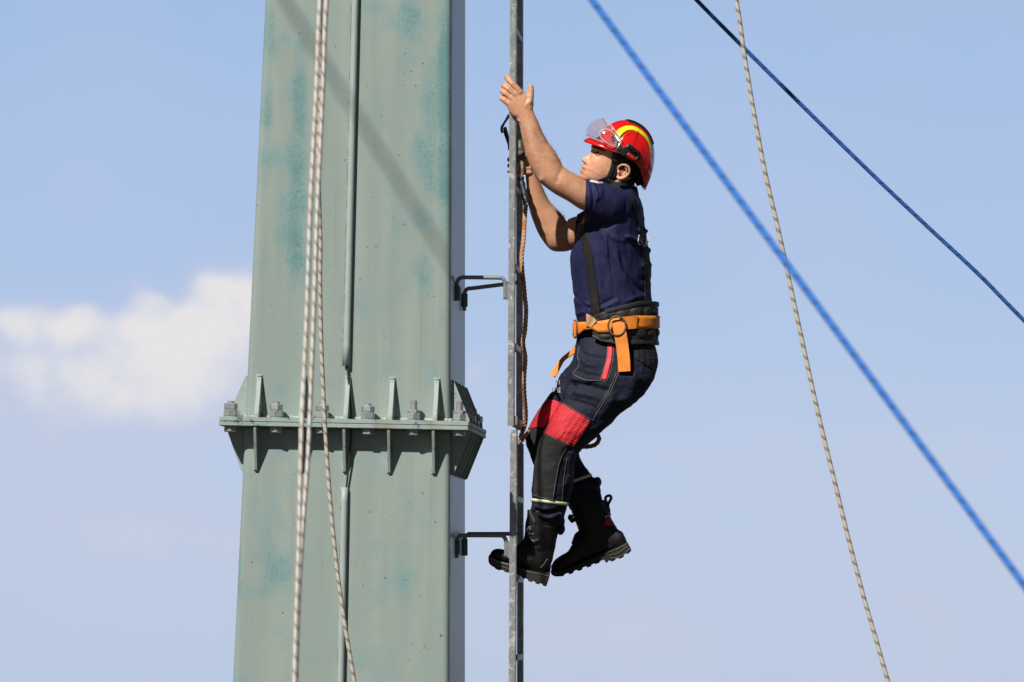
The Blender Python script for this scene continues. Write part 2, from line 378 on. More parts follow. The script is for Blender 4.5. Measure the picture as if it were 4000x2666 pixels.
def sphere(c, r, nu=14, nv=9):
    R = []
    r = np.array(r if hasattr(r, '__len__') else (r, r, r), float)
    for i in range(1, nv):
        a = math.pi * i / nv; th = np.linspace(0, 2 * math.pi, nu, endpoint=False)
        R.append(np.array(c) + np.stack([np.sin(a) * np.cos(th), np.full(nu, -np.cos(a)), np.sin(a) * np.sin(th)], 1) * r)
    V, F = loft(R, True)
    V[-2] = np.array(c) + np.array((0, -r[1], 0)); V[-1] = np.array(c) + np.array((0, r[1], 0))
    return V, F
def chain(pts, step=.35):
    out = []; pts = np.array(pts, float)
    for a, b in zip(pts[:-1], pts[1:]):
        L = np.linalg.norm(a[:3] - b[:3]); k = max(2, int(L / (min(a[3], b[3]) * step)))
        for i in range(k + 1):
            q = a + (b - a) * i / k; out.append(sphere(q[:3], q[3], 12, 8))
    return out
def tube(pts, r, nn=12, cap=True, period=None, aspect=1.0):
    """pts (k,3), r scalar or array; returns V,F,uv"""
    P = np.asarray(pts, float); k = len(P); r = np.broadcast_to(np.asarray(r, float), (k,))
    T = np.gradient(P, axis=0); T /= np.linalg.norm(T, axis=1)[:, None]
    up = np.array([0.0, 0, 1.0]); 
    if abs(T[0] @ up) > .9: up = np.array([1.0, 0, 0])
    N = np.cross(T[0], up); N /= np.linalg.norm(N); R = []
    L = np.concatenate([[0], np.cumsum(np.linalg.norm(np.diff(P, axis=0), axis=1))])
    th = np.linspace(0, 2 * math.pi, nn, endpoint=False)
    for i in range(k):
        N = N - T[i] * (N @ T[i]); N /= np.linalg.norm(N); B = np.cross(T[i], N)
        R.append(P[i] + r[i] * (np.outer(np.cos(th), N) + aspect * np.outer(np.sin(th), B)))
    V, F = loft(R, cap); uv = None
    if period:
        uv = []
        for i in range(k - 1):
            for j in range(nn):
                u0, u1 = j / nn, (j + 1) / nn; v0, v1 = L[i] / period, L[i + 1] / period
                uv.append([(u0, v0), (u1, v0), (u1, v1), (u0, v1)])
        if cap: uv += [[(0, 0)] * 3] * (2 * nn)
    return V, F, uv
def gridpoly(poly, step):
    bm = bmesh.new(); vs = [bm.verts.new((x, y, 0)) for x, y in poly]; bm.faces.new(vs)
    P = np.array(poly, float); lo, hi = P.min(0), P.max(0)
    for ax in (0, 1):
        v = lo[ax] + step
        while v < hi[ax]:
            co = [0, 0, 0]; no = [0, 0, 0]; co[ax] = v; no[ax] = 1
            bmesh.ops.bisect_plane(bm, geom=bm.verts[:] + bm.edges[:] + bm.faces[:], plane_co=co, plane_no=no, dist=1e-4); v += step
    bm.normal_update(); bm.verts.index_update()
    V = np.array([v.co[:] for v in bm.verts]); F = []
    for f in bm.faces:
        q = [v.index for v in f.verts]
        if f.normal.z > 0: q = q[::-1]
        F.append(tuple(q))
    E = [(e.verts[0].index, e.verts[1].index) for e in bm.edges if len(e.link_faces) == 1]
    # boundary as directed by its face
    B = []
    fs = {frozenset(e) for e in E}
    for f in F:
        for i in range(len(f)):
            a, b = f[i], f[(i + 1) % len(f)]
            if frozenset((a, b)) in fs: B.append((a, b))
    bm.free()
    return V, F, B
def solid(Vf, F, B, Vb):
    k = len(Vf)
    V = np.vstack([Vf, Vb]); G = list(F) + [tuple(i + k for i in reversed(f)) for f in F] + [(b, a, a + k, b + k) for a, b in B]
    return V, G
def bvh(VF): return BVHTree.FromPolygons([tuple(v) for v in VF[0]], VF[1])
def hitd(T, x, y, d0=-3000, default=None):
    h = T.ray_cast(Vector((x, y, d0)), Vector((0, 0, 1)))
    return h[0].z if h[0] is not None else default
def patch(poly, T, off=3, thick=4, step=6, d0=-3000, disp=None, smooth_poly=0):
    if smooth_poly:
        P = np.array(list(poly) + [poly[0]]); poly = [tuple(p) for p in crom(P, smooth_poly)[:-1]]
    V, F, B = gridpoly(poly, step); A = V.copy()
    for i, (x, y, _) in enumerate(V):
        d = hitd(T, x, y, d0)
        if d is None:
            c = T.find_nearest(Vector((x, y, d0 * .02 + 60 if d0 < -2000 else d0 + 40)))[0]; A[i] = (c.x, c.y, c.z - off * .6)
        else: A[i, 2] = d - off
        if disp: A[i, 2] -= disp(x, y)
    Bk = A.copy(); Bk[:, 2] += thick
    return solid(A, F, B, Bk)
def plate(poly, d0, d1, bev=0.0, smooth_poly=0):
    if smooth_poly:
        P = np.array(list(poly) + [poly[0]]); poly = [tuple(p) for p in crom(P, smooth_poly)[:-1]]
    P = np.array(poly, float); a = 0
    for i in range(len(P)):
        j = (i + 1) % len(P); a += P[i, 0] * P[j, 1] - P[j, 0] * P[i, 1]
    if a > 0: P = P[::-1]
    bm = bmesh.new()
    vs = [bm.verts.new((x, y, d0)) for x, y in P]; f = bm.faces.new(vs)
    r = bmesh.ops.extrude_face_region(bm, geom=[f])
    for v in r['geom']:
        if isinstance(v, bmesh.types.BMVert): v.co.z = d1
    bmesh.ops.recalc_face_normals(bm, faces=bm.faces)
    if bev: bmesh.ops.bevel(bm, geom=[e for e in bm.edges if abs(e.verts[0].co.z - e.verts[1].co.z) < 1e-3], offset=bev, segments=2, affect='EDGES', clamp_overlap=True)
    bmesh.ops.triangulate(bm, faces=[f for f in bm.faces if len(f.verts) > 4])
    bm.verts.index_update(); V = np.array([v.co[:] for v in bm.verts]); F = [tuple(v.index for v in f.verts) for f in bm.faces]; bm.free()
    return V, F
def box(lo, hi, bev=0.0):
    bm = bmesh.new(); bmesh.ops.create_cube(bm, size=1)
    for v in bm.verts: v.co = Vector([lo[i] + (hi[i] - lo[i]) * (v.co[i] + .5) for i in range(3)])
    if bev: bmesh.ops.bevel(bm, geom=bm.edges[:], offset=bev, segments=2, affect='EDGES')
    bm.verts.index_update(); V = np.array([v.co[:] for v in bm.verts]); F = [tuple(v.index for v in f.verts) for f in bm.faces]; bm.free()
    return V, F
def ribbon(T, pts, off=3, thick=3, sub=6, nv=5, d0=-3000, uvp=None, disp=None):
    P = crom(pts, sub); xy = P[:, :2]; w = P[:, 2]; t = np.gradient(xy, axis=0); t /= np.linalg.norm(t, axis=1)[:, None]
    nr = np.stack([-t[:, 1], t[:, 0]], 1); R = []; last = None
    for i in range(len(P)):
        row = []
        for j in range(nv):
            q = xy[i] + nr[i] * w[i] * (j / (nv - 1) - .5); d = hitd(T, q[0], q[1], d0)
            row.append([q[0], q[1], d])
        ds = [r[2] for r in row if r[2] is not None]
        fb = (sum(ds) / len(ds)) if ds else last
        for r in row:
            if r[2] is None: r[2] = fb
        last = fb; R.append(row)
    A = np.array(R, float)
    for _ in range(3):
        A[1:-1, :, 2] = np.minimum(A[1:-1, :, 2], (A[:-2, :, 2] + A[2:, :, 2] + A[1:-1, :, 2]) / 3)
    A[:, :, 2] -= off
    if disp is not None:
        for i in range(len(A)):
            for j in range(nv): A[i, j, 2] -= disp(A[i, j, 0], A[i, j, 1])
    rings = []
    for i in range(len(A)):
        bk = A[i][::-1].copy(); bk[:, 2] += thick; rings.append(np.vstack([A[i], bk]))
    return loft(rings, True)
def remesh(parts, vox, it=6, lam=.5, taubin=True):
    V, F = cat(*parts)
    me = bpy.data.meshes.new('tmp'); me.from_pydata([tuple(v) for v in V], [], F)
    bm = bmesh.new(); bm.from_mesh(me); bmesh.ops.recalc_face_normals(bm, faces=bm.faces); bm.to_mesh(me); bm.free()
    o = bpy.data.objects.new('tmp', me); COL.objects.link(o)
    md = o.modifiers.new('r', 'REMESH'); md.mode = 'VOXEL'; md.voxel_size = vox; md.adaptivity = 0
    dg = bpy.context.evaluated_depsgraph_get(); e = o.evaluated_get(dg); m2 = e.to_mesh()
    nv = len(m2.vertices); A = np.zeros(nv * 3); m2.vertices.foreach_get('co', A); A = A.reshape(-1, 3)
    G = [tuple(p.vertices) for p in m2.polygons]
    E = np.zeros(len(m2.edges) * 2, int); m2.edges.foreach_get('vertices', E); E = E.reshape(-1, 2)
    e.to_mesh_clear(); bpy.data.objects.remove(o); bpy.data.meshes.remove(me)
    cnt = np.bincount(E.ravel(), minlength=nv).astype(float)[:, None]; cnt[cnt == 0] = 1
    def lap(A):
        s = np.zeros_like(A)
        for c in range(3):
            s[:, c] = np.bincount(E[:, 0], A[E[:, 1], c], nv) + np.bincount(E[:, 1], A[E[:, 0], c], nv)
        return s / cnt - A
    for _ in range(it):
        A = A + lam * lap(A)
        if taubin: A = A - (lam + .03) * lap(A)
    return A, G
def vnorm(V, F):
    Q = np.array([f if len(f) == 4 else (*f, f[-1]) for f in F]); n_ = np.cross(V[Q[:, 2]] - V[Q[:, 0]], V[Q[:, 3]] - V[Q[:, 1]])
    N = np.zeros_like(V)
    for k in range(4):
        for c in range(3): N[:, c] += np.bincount(Q[:, k], n_[:, c], len(V))
    L = np.linalg.norm(N, axis=1)[:, None]; L[L == 0] = 1
    return N / L
def seg_dist(V, pts):
    best = np.full(len(V), 1e9); tt = np.zeros(len(V)); X = V[:, :2]
    k = len(pts) - 1
    for i in range(k):
        a = np.array(pts[i], float); b = np.array(pts[i + 1], float); ab = b - a
        t = np.clip(((X - a) @ ab) / (ab @ ab), 0, 1); d = np.linalg.norm(X - a - t[:, None] * ab, axis=1)
        m = d < best; best[m] = d[m]; tt[m] = (i + t[m]) / k
    return best, tt
def creases(V, F, lst, sgn_d=None):
    """lst of (points, width, amplitude[, dmin, dmax]); positive = outward fold"""
    N = vnorm(V, F); out = np.zeros(len(V))
    for c in lst:
        pts, w, a = c[:3]; d, t = seg_dist(V, crom(pts, 4) if len(pts) > 2 else pts)
        g = np.exp(-(d / w) ** 2) * np.clip(np.minimum(t, 1 - t) * 5 + .15, 0, 1) * a
        if len(c) > 3: g = g * ((V[:, 2] > c[3]) & (V[:, 2] < c[4]))
        out += g
    return V + N * out[:, None]
def wobble(V, F, amp, scale, stretch=(1, 1, 1), seed=0.0):
    N = vnorm(V, F); s = np.array(stretch) / scale
    a = np.array([noise.noise(Vector(v * s) + Vector((seed, 0, 0))) for v in V])
    return V + N * (a * amp)[:, None]

# ------------------------------------------------------------------ ground
g = 4000.0
gr = emit('ground', [(-g, -g, 0), (g, -g, 0), (g, g, 0), (-g, g, 0)], [(0, 1, 2, 3)], M_GRND, space='W', smooth=False)
tag(gr, kind='structure')

# ------------------------------------------------------------------ mast (tower frame: x along the front, y into depth, z up)
eyT = Vector((1270, FP, -1017)).normalized()
ezT = Vector((0.022, 0.0532, 1)); ezT = (ezT - eyT * ezT.dot(eyT)).normalized()
exT = eyT.cross(ezT)
oT = Vector(px2F([(1343.5, 1655, -289)])[0]) + eyT * .455
TF = Matrix((exT, eyT, ezT)).transposed().to_4x4(); TF.translation = oT
TW = F2W @ TF
TFi = TF.inverted()
GZ = -(TW.translation.z) / (TW.to_3x3() @ Vector((0, 0, 1))).z     # local height of the ground
mast = bpy.data.objects.new('steel_mast', None); COL.objects.link(mast); mast.matrix_world = TW @ Matrix.Translation((0, 0, GZ)); ORI['steel_mast'] = None
tag(mast, 'tall square sage green steel mast bolted together at a flange, left of the ladder', 'mast')
def mpart(name, V, F, m, parent=mast, smooth=False, **kw):
    V = np.asarray(V, float) - (np.array((0, 0, GZ)) if parent is mast else 0)
    me = rawmesh(name, V, F, smooth=smooth, **kw); me.materials.append(m)
    o = bpy.data.objects.new(name, me); COL.objects.link(o); o.parent = parent
    return o
def proj(P):     # tower frame -> photo pixel
    q = TF @ Vector(P); k = FP / (D + q.y)
    return 2000 + q.x * k, 1333 - q.z * k
HW = lambda z: .3845 - .0205 * z
WEAR = [(1165, 420, 40, 260, .62), (1158, 700, 46, 260, .62), (1150, 960, 50, 200, .66), (1050, 110, 34, 130, .50), (1040, 430, 30, 190, .52), (1030, 640, 40, 170, .36), (1110, 120, 60, 90, .30), (1100, 820, 60, 240, .26),
        (1735, 330, 44, 360, .85), (1735, 640, 40, 260, .75), (1690, 420, 60, 300, .46), (1665, 640, 60, 260, .44), (1640, 800, 50, 160, .34), (1605, 70, 50, 130, .46), (1620, 190, 60, 110, .34), (1700, 120, 50, 120, .38), (1480, 25, 60, 40, .26),
        (1650, 1060, 50, 130, .46), (1540, 930, 40, 200, .30), (1570, 1140, 60, 120, .26), (1465, 420, 40, 160, .22), (1190, 1060, 50, 110, .40), (1745, 920, 24, 160, .40), (1120, 1080, 60, 90, .28),
        (1030, 1000, 30, 120, .22), (1018, 1180, 16, 90, .22), (1060, 2230, 110, 190, .36), (1565, 2200, 50, 240, .28), (1080, 1510, 50, 70, .30), (1570, 2420, 60, 90, .26), (1710, 1570, 40, 70, .24), (932, 2250, 10, 210, .55), (1725, 1245, 6, 60, .7)]
def shaft(z0, z1, nz):
    r = .021; rings = []; wear = []
    for z in np.linspace(z0, z1, nz):
        h = HW(z); c = h - r; pts = []
        def side(p, q, k):
            for i in range(k): pts.append(np.array(p) + (np.array(q) - np.array(p)) * i / k)
        def corner(cx, cy, a0):
            for i in range(6): a = a0 + math.pi / 2 * i / 6; pts.append(np.array((cx + r * math.cos(a), cy + r * math.sin(a))))
        side((-c, -h), (c, -h), 64); corner(c, -c, -math.pi / 2)
        side((h, -c), (h, c), 10); corner(c, c, 0)
        side((c, h), (-c, h), 6); corner(-c, c, math.pi / 2)
        side((-h, c), (-h, -c), 6); corner(-c, -c, math.pi)
        rings.append(np.array([(x + .005, y, z) for x, y in pts]))
        for x, y in pts:
            if y < -h * .8:
                X, Y = proj((x, y, z)); w = 0.0
                for bx, by, rx, ry, a in WEAR: w = max(w, a * math.exp(-(((X - bx) / rx) ** 2 + ((Y - by) / ry) ** 2) ** 1.15))
                wear.append(w)
            else: wear.append(0.0)
    V, F = loft(rings, True); wear += [0, 0]
    return V, F, wear
ft = .0165
V, F, w = shaft(ft, 5.2, 320); o = mpart('shaft', V, F, M_PAINT, wear=w, smooth=True)
V, F, w = shaft(GZ, -ft, 220); mpart('shaft', V, F, M_PAINT, wear=w, smooth=True)
FH = .465
def fplate(z0, z1, dx, seed):
    V, F = box((-FH + dx, -FH + .002 * seed, z0), (FH + dx, FH, z1), .0016)
    return V, F
mpart('flange_plate', *fplate(.0006, ft, 0.0, 1), M_TRIM); mpart('flange_plate', *fplate(-ft, -.0006, -.0015, 0), M_TRIM)
def gusset(up):
    # profile in (out, z), thickness across
    if up: pr = [(0, 0), (.072, 0), (.070, .012), (.010, .154), (.006, .159), (0, .160)]; t = .0085
    else: pr = [(0, 0), (.076, 0), (.074, -.010), (.017, -.160), (.012, -.165), (0, -.165)]; t = .0055
    bm = bmesh.new(); vs = [bm.verts.new((-t, -a, b)) for a, b in pr]; f = bm.faces.new(vs)
    r = bmesh.ops.extrude_face_region(bm, geom=[f])
    for v in r['geom']:
        if isinstance(v, bmesh.types.BMVert): v.co.x = t
    bmesh.ops.recalc_face_normals(bm, faces=bm.faces)
    bmesh.ops.bevel(bm, geom=[e for e in bm.edges if abs(e.verts[0].co.x - e.verts[1].co.x) < 1e-5], offset=.0012, segments=1, affect='EDGES')
    bm.verts.index_update(); V = [v.co[:] for v in bm.verts]; F = [[v.index for v in f.verts] for f in bm.faces]; bm.free()
    return V, F
def place(me, name, loc, rz, parent, m=None):
    o = bpy.data.objects.new(name, me); COL.objects.link(o); o.parent = parent
    o.location = loc; o.rotation_euler = (0, 0, rz); return o
gu = rawmesh('gusset', *gusset(True), smooth=False); gl = rawmesh('gusset', *gusset(False), smooth=False)
gu.materials.append(M_TRIM); gl.materials.append(M_TRIM)
def bead(L, seed, r0=.005):
    pts = []; rs = []
    for i in range(int(L / .004) + 1):
        pts.append((0, 0, i * .004)); rs.append(r0 * (1 + .35 * noise.noise(Vector((i * .23, seed, 0))) + .25 * noise.noise(Vector((i * .9, seed, 3)))))
    return tube(pts, rs, 8)[:2]
for s in range(4):
    a = s * math.pi / 2; R3 = Matrix.Rotation(a, 3, 'Z')
    for k in range(-2, 3):
        for up, me in ((True, gu), (False, gl)):
            z = ft if up else -ft
            x = k * .1665 + (0 if up else -.004)
            p = R3 @ Vector((x, -HW(z) + .001, z)); place(me, 'gusset', (p.x + .005, p.y, p.z - GZ), a, mast)
# weld seams, at the foot of the upper shaft and down both sides of each front gusset
def weld_all():
    parts = []
    for s in range(4):
        a = s * math.pi / 2; R3 = Matrix.Rotation(a, 3, 'Z')
        V, F = bead(.78, s + 1.3, .0085); V = np.array([R3 @ Vector((-.39 + v[2], -HW(0) - .002 + v[0], ft + .004 + v[1])) for v in V]) + np.array((.005, 0, 0)); parts.append((V, F))
    for k in range(-2, 3):
        for sg in (-1, 1):
            for up in (1, -1):
                V, F = bead(.165, k * 3.1 + sg, .0042)
                x0 = k * .1665 + .005 + sg * (.009 if up > 0 else .006) - (0 if up > 0 else .004)
                V = np.array([(x0 + v[0], -HW(0) + v[1] * .7 + .0205 * up * v[2], up * (ft + v[2])) for v in V])
                if up < 0: F = [f[::-1] for f in F]
                parts.append((V, F))
            parts.append(tuple(sphere((k * .1665 + .005 + sg * .003, -HW(0) - .005, ft + .157), (.006, .007, .006), 10, 7)))
    return cat(*parts)
V, F = weld_all(); mpart('weld_seam', V, F, M_TRIM, smooth=True)
# bolts
def hexn(r, h, z, ch=.12):
    rings = []
    for zz, rr in ((z, r * (1 - ch)), (z + h * .12, r), (z + h * .88, r), (z + h, r * (1 - ch))):
        rings.append(np.array([(rr * math.cos(i * math.pi / 3), rr * math.sin(i * math.pi / 3), zz) for i in range(6)]))
    return loft(rings, True)
def threadrod(r, z0, z1):
    rings = []; z = z0; i = 0
    while z < z1:
        rr = r if i % 2 else r * .88
        rings.append(np.array([(rr * math.cos(t), rr * math.sin(t), z) for t in np.linspace(0, 2 * math.pi, 18, endpoint=False)])); z += .0018; i += 1
    return loft(rings, True)
def cyl(r, z0, z1, nn=24): return loft([np.array([(q * math.cos(t), q * math.sin(t), z) for t in np.linspace(0, 2 * math.pi, nn, endpoint=False)]) for z, q in ((z0, r), (z1, r))], True)
def mk(nm, VF, sm=False):
    me = rawmesh(nm, *VF, smooth=sm); me.materials.append(M_ZINC); return me
m_sh = mk('shank', cat(threadrod(.0135, 0, .060)), False); m_shl = mk('shank', threadrod(.0135, 0, .074))
m_hd = mk('bolt_head', hexn(.0258, .020, 0)); m_w = mk('washer', cyl(.0275, 0, .003)); m_n = mk('nut', hexn(.0268, .0245, 0)); m_n2 = mk('nut', hexn(.0255, .024, 0)); m_n3 = mk('nut', hexn(.0245, .0125, 0))
bi = 0
for s in range(4):
    for k in range(5):
        a = s * math.pi / 2; R3 = Matrix.Rotation(a, 3, 'Z')
        p = R3 @ Vector((-.428 + k * .1712, -.428, 0)); long_ = (s == 0 and k == 4) or (s == 1)
        b = place(m_shl if long_ else m_sh, 'bolt', (p.x, p.y, ft - GZ + .0002), .3 * bi, mast); bi += 1
        for me, z, rz in ((m_w, 0, 0), (m_n, .003, random.uniform(0, 1)), (m_n3 if long_ else m_n2, .0275, random.uniform(0, 1)), (m_w, -.0364, 0), (m_hd, -.0556, random.uniform(0, 1))):
            place(me, me.name.split('.')[0], (0, 0, z), rz, b)
# conduit and cable on the front face
def face_pt(X, Y, out):      # point on the front face seen at photo pixel X,Y
    k = FP
    r = Vector(((X - 2000) / k, 1, (1333 - Y) / k)); c = Vector((0, -D, 0))
    A = TFi @ c; Bd = (TFi.to_3x3() @ r)
    t = 18.0
    for _ in range(6):
        q = A + Bd * t; t += (-HW(q.z) - out - q.y) / Bd.y
    q = A + Bd * t; return (q.x, q.y, q.z)
def pipe(p, r, m, name, parent=mast, nn=20, cap=True):
    V, F, _ = tube(p, r, nn, cap); return mpart(name, V, F, m, parent, smooth=True)
def up_to(X0, Y0, X1, Y1, out, k=40): return [face_pt(X0 + (X1 - X0) * t, Y0 + (Y1 - Y0) * t, out) for t in np.linspace(0, 1, k)]
c1 = pipe(up_to(1429, -1700, 1353, 1428, .0135), .0128, M_PIPEP, 'conduit'); c2 = pipe(up_to(1346, 1905, 1302, 4100, .0135), .0128, M_PIPEP, 'conduit')
cab = [(1355, 1415, .011), (1357, 1440, .013), (1361, 1480, .018), (1367, 1560, .02), (1374, 1628, .022), (1375, 1655, .022), (1372, 1690, .022), (1366, 1780, .02), (1359, 1850, .015), (1352, 1915, .011)]
def fn_seal(n, t, p, tcn):
    a = n('ShaderNodeTexNoise', {'Vector': tcn.outputs['Object'], 'Scale': 26.0, 'Detail': 6.0, 'Roughness': .7})
    c = mixc(n, ramp(n, a.outputs[0], .45, .55), (0.30, 0.37, 0.34, 1), (0.17, 0.125, 0.08, 1))
    t.links.new(c, p.inputs['Base Color'])
M_SEAL = mat('rusty_seam_paint', rough=.8, fn=fn_seal)
pipe(up_to(1429 - 13.5, -1700, 1353 - 13.5, 1428, .0005), .0022, M_SEAL, 'rust_seam', nn=8); pipe(up_to(1346 - 13.5, 1905, 1302 - 13.5, 4100, .0005), .0018, M_SEAL, 'rust_seam', nn=8)
pipe(crom([face_pt(*c) for c in cab], 5), .0036, M_CABLE, 'cable', nn=8)
pipe(crom([face_pt(x, y, o_) for x, y, o_ in ((1347, 2418, .02), (1362, 2425, .022), (1371, 2440, .016), (1376, 2460, .005))], 5), .0013, M_CABLE, 'wire_tie', c2, nn=6)
# clamp brackets welded to the right face belong to the ladder sections

# ------------------------------------------------------------------ ladder
EY = np.array([eyT.x, eyT.y, eyT.z])
def rail(top, bot, d, wpx, depth, name, parent, bev=2.5):
    """box rail between pixel centres top(x,y) and bottom at depth d px"""
    a = px2F([(top[0], top[1], d)])[0]; b = px2F([(bot[0], bot[1], d)])[0]
    V, F = box((0, 0, 0), (1, 1, 1)); h = wpx / S / 2; dp = depth / S
    z = (a - b); L = np.linalg.norm(z); z /= L
    y = EY - z * (EY @ z); y /= np.linalg.norm(y); x = np.cross(y, z)
    bm = bmesh.new(); bmesh.ops.create_cube(bm, size=1)
    for v in bm.verts: v.co = Vector((v.co.x * 2 * h, (v.co.y + .5) * dp, (v.co.z + .5) * L))
    bmesh.ops.bevel(bm, geom=[e for e in bm.edges if abs(e.verts[0].co.z - e.verts[1].co.z) > .1], offset=bev / S, segments=3, affect='EDGES')
    bm.verts.index_update(); V = np.array([v.co[:] for v in bm.verts]); F = [tuple(v.index for v in f.verts) for f in bm.faces]; bm.free()
    V = b + V[:, :1] * x + V[:, 1:2] * y + V[:, 2:] * z
    return emit(name, V, F, M_GALV, parent, space='F', smooth=False)
FD = 372
def rung(x, y, parent, h=23, wx=20):
    a = px2F([(x, y, 26)])[0]; z = np.array((ezT.x, ezT.y, ezT.z)); xx = np.array((exT.x, exT.y, exT.z)); L = (FD - 22) / S
    V, F = box((-wx / S / 2, 0, -h / S / 2), (wx / S / 2, L, h / S / 2), 2.0 / S)
    return emit('rung', a + V[:, :1] * xx + V[:, 1:2] * EY + V[:, 2:] * z, F, M_GALV, parent, space='F', smooth=False)
def xr(y): return (2004.5 - 9.5 * y / 1665) if y < 1672 else 2006 - 6 * (y - 1685) / 980
lu = root('ladder_section', (1996, 1665, 180), 'upper galvanised ladder section with the climber\'s hand on its rail', 'ladder')
ll = root('ladder_section', (1996, 4300, 180), 'lower galvanised ladder section under the climber\'s boot, starting below the flange', 'ladder')
gy = 1333 + (CAMH + 0.0) * 1035 + math.tan(PITCH) * 0 + 1333  # well below the frame
YB = 1333 + 1035 * (CAMH + D * math.tan(PITCH)) - 30
rail((xr(-2600), -2600), (xr(1665), 1665), 0, 25.5, 50, 'rail', lu); rail((2031.5, -2600), (2028, 1681), FD, 25, 50, 'rail', lu, 1.5)
rail((xr(1682), 1682), (xr(YB), YB), 0, 27, 50, 'rail', ll); rail((2032, 1735), (2029, YB), FD, 23.5, 50, 'rail', ll, 1.5)
for y in [-1736, -1429, -1122, -815, -508, -201, 105, 413, 720, 1028, 1340]: rung(2008 - y * .003, y + 12, lu)
rung(2013, 1652, lu, 30, 30)
for y in [1935, 2250, 2556, 2863, 3170, 3477, 3784, 4091, 4398]:
    if y < YB: rung(2012, y + 14, ll)
emit('foot_plate', *box((2006, 1625, 8), (2022, 1662, 46), 2), M_ROD, lu, smooth=False)

def bracket(parent, d, yr, xs, yc0, yc1, stub, x_end, yend, welded):
    """bent rod from a clamp on the mast to a weld plate on the rail"""
    pts = [(xs, yc0 + 22, d), (xs, yr + 26, d), (xs + 5, yr + 9, d), (xs + 18, yr, d), (xs + 34, yr - .5, d)]
    if welded:
        pts += [(x_end - 22, yend, d), (x_end - 10, yend + 4, d), (x_end - 2, yend + 16, d), (x_end, yend + 34, d), (x_end, yend + 84, d)]
    else: pts += [(x_end, yend, d)]
    b = emit('bracket_rod', *tube(crom(pts, 6), 7.9, 14)[:2], M_ROD, parent)
    V, F, _ = tube([(xs, yc0, d), (xs, yc0 + 2, d), (xs, yc1 - 2, d), (xs, yc1, d)], [11, 13, 13, 11], 16)
    cl = emit('clamp', V, F, M_CLAMP, b)
    if stub: emit('rod_stub', *tube([(xs, yc1 - 2, d), (xs, yc1 + 15, d)], 7.5, 12)[:2], M_ROD, b)
    # weld lug back to the mast face
    emit('lug', *box((xs - 17, yc0 + 6, d - 5), (xs - 4, yc1 - 4, d + 22), 1.5), M_CLAMP, b, smooth=False)
    if welded: emit('weld_plate', *box((x_end + 4, yend + 22, d - 8), (x_end + 22, yend + 88, d + 8), 2), M_ROD, b, smooth=False)
bracket(lu, 30, 1085, 1785, 1118, 1176, False, 1974, 1086, True)
bracket(lu, 375, 1127, 1814, 1147, 1200, True, 2026, 1104, False)
bracket(ll, 30, 2093, 1784, 2112, 2166, True, 1977, 2093, True)
bracket(ll, 375, 2087, 1814, 2106, 2172, False, 2026, 2086, False)

# ------------------------------------------------------------------ ropes
def rope(name, pts, r, m, period, label, cat_, group=None, sub=10, nn=16, space='px'):
    V, F, uv = tube(crom(pts, sub), r, nn, True, period)
    o = emit(name, V, F, m, space=space, uv=uv); return tag(o, label, cat_, group)
k17 = 1.7
def dp(ptsv, d0, d1):     # view px -> photo px, with depth running d0..d1
    ys = [p[1] for p in ptsv]; out = []
    for x, y in ptsv: out.append((x * k17, y * k17, d0 + (d1 - d0) * (y - ys[0]) / (ys[-1] - ys[0])))
    return out
A_ = [(760, -400), (735.5, 0), (727.5, 200), (720, 340), (712.5, 500), (706, 700), (699.5, 850), (694, 970), (690, 1100), (687, 1250), (681, 1420), (677, 1568), (672, 1800), (668, 2350)]
B_ = [(785, -400), (751, 0), (743, 180), (735.5, 350), (728, 520), (722, 700), (715.5, 870), (708.5, 1040), (700, 1160), (693.5, 1250), (688, 1350), (684, 1450), (681, 1568), (678, 1800), (675, 2350)]
rope('white_rope', dp(A_, -5200, -5400), 8.4, M_RW, 60, 'soft focus white rope with grey flecks, left one of the pair before the mast', 'rope', 'pair of white ropes before the mast')
rope('white_rope', dp(B_, -4750, -4750), 8.6, M_RW, 60, 'soft focus white rope with grey flecks, right one of the pair before the mast', 'rope', 'pair of white ropes before the mast')
Cp = [(1275, -700), (1253, 0), (1249.5, 312), (1242.5, 536), (1243.5, 670), (1249, 850), (1252, 960), (1250.5, 1090), (1254, 1300), (1262, 1500), (1272, 1700), (1287, 1920), (1306, 2125), (1326, 2295), (1351, 2465), (1385, 2666), (1440, 3000), (1560, 3700)]
rope('braided_rope', [(x, y, -1200) for x, y in Cp], 8.0, M_RC, 45, 'sharp cream braided rope with black checks hanging close to the mast', 'rope')
Dv = [(1640, -300), (1692, 0), (1711, 130), (1736, 280), (1761, 410), (1791, 540), (1821, 680), (1851, 820), (1882, 960), (1916, 1100), (1950, 1240), (1984, 1370), (2013, 1470), (2041, 1568), (2110, 1800), (2260, 2300)]
rope('braided_rope', dp(Dv, 350, 200), 8.6, M_RC, 46, 'cream braided rope with black checks hanging alone in the sky at right', 'rope')
Gv = [(1280, -330), (1600, 0), (1715, 116), (1850, 250), (2000, 397), (2130, 520), (2250, 632), (2353, 737), (2700, 1085), (3300, 1640)]
rope('guy_rope', dp(Gv, 1500, 2600), 8.0, M_RN, 47, 'thin dark blue rope, the higher and farther of the two slanting at right', 'rope')
# near blue rope: plane through the lens and its image, met with the plane of its shadow on the mast
cF = Vector((0, -D, 0))
def ray(x, y): return Vector(((x - 2000) / FP, 1, (1333 - y) / FP))
n1 = ray(2312, 0).cross(ray(4000, 2286)).normalized()
def onface(x, y): return TF @ Vector(face_pt(x, y, 0))
s0, s1 = onface(1110, -5), onface(1722, 975)
n2 = (s1 - s0).cross(LS).normalized()
dr = n1.cross(n2).normalized()
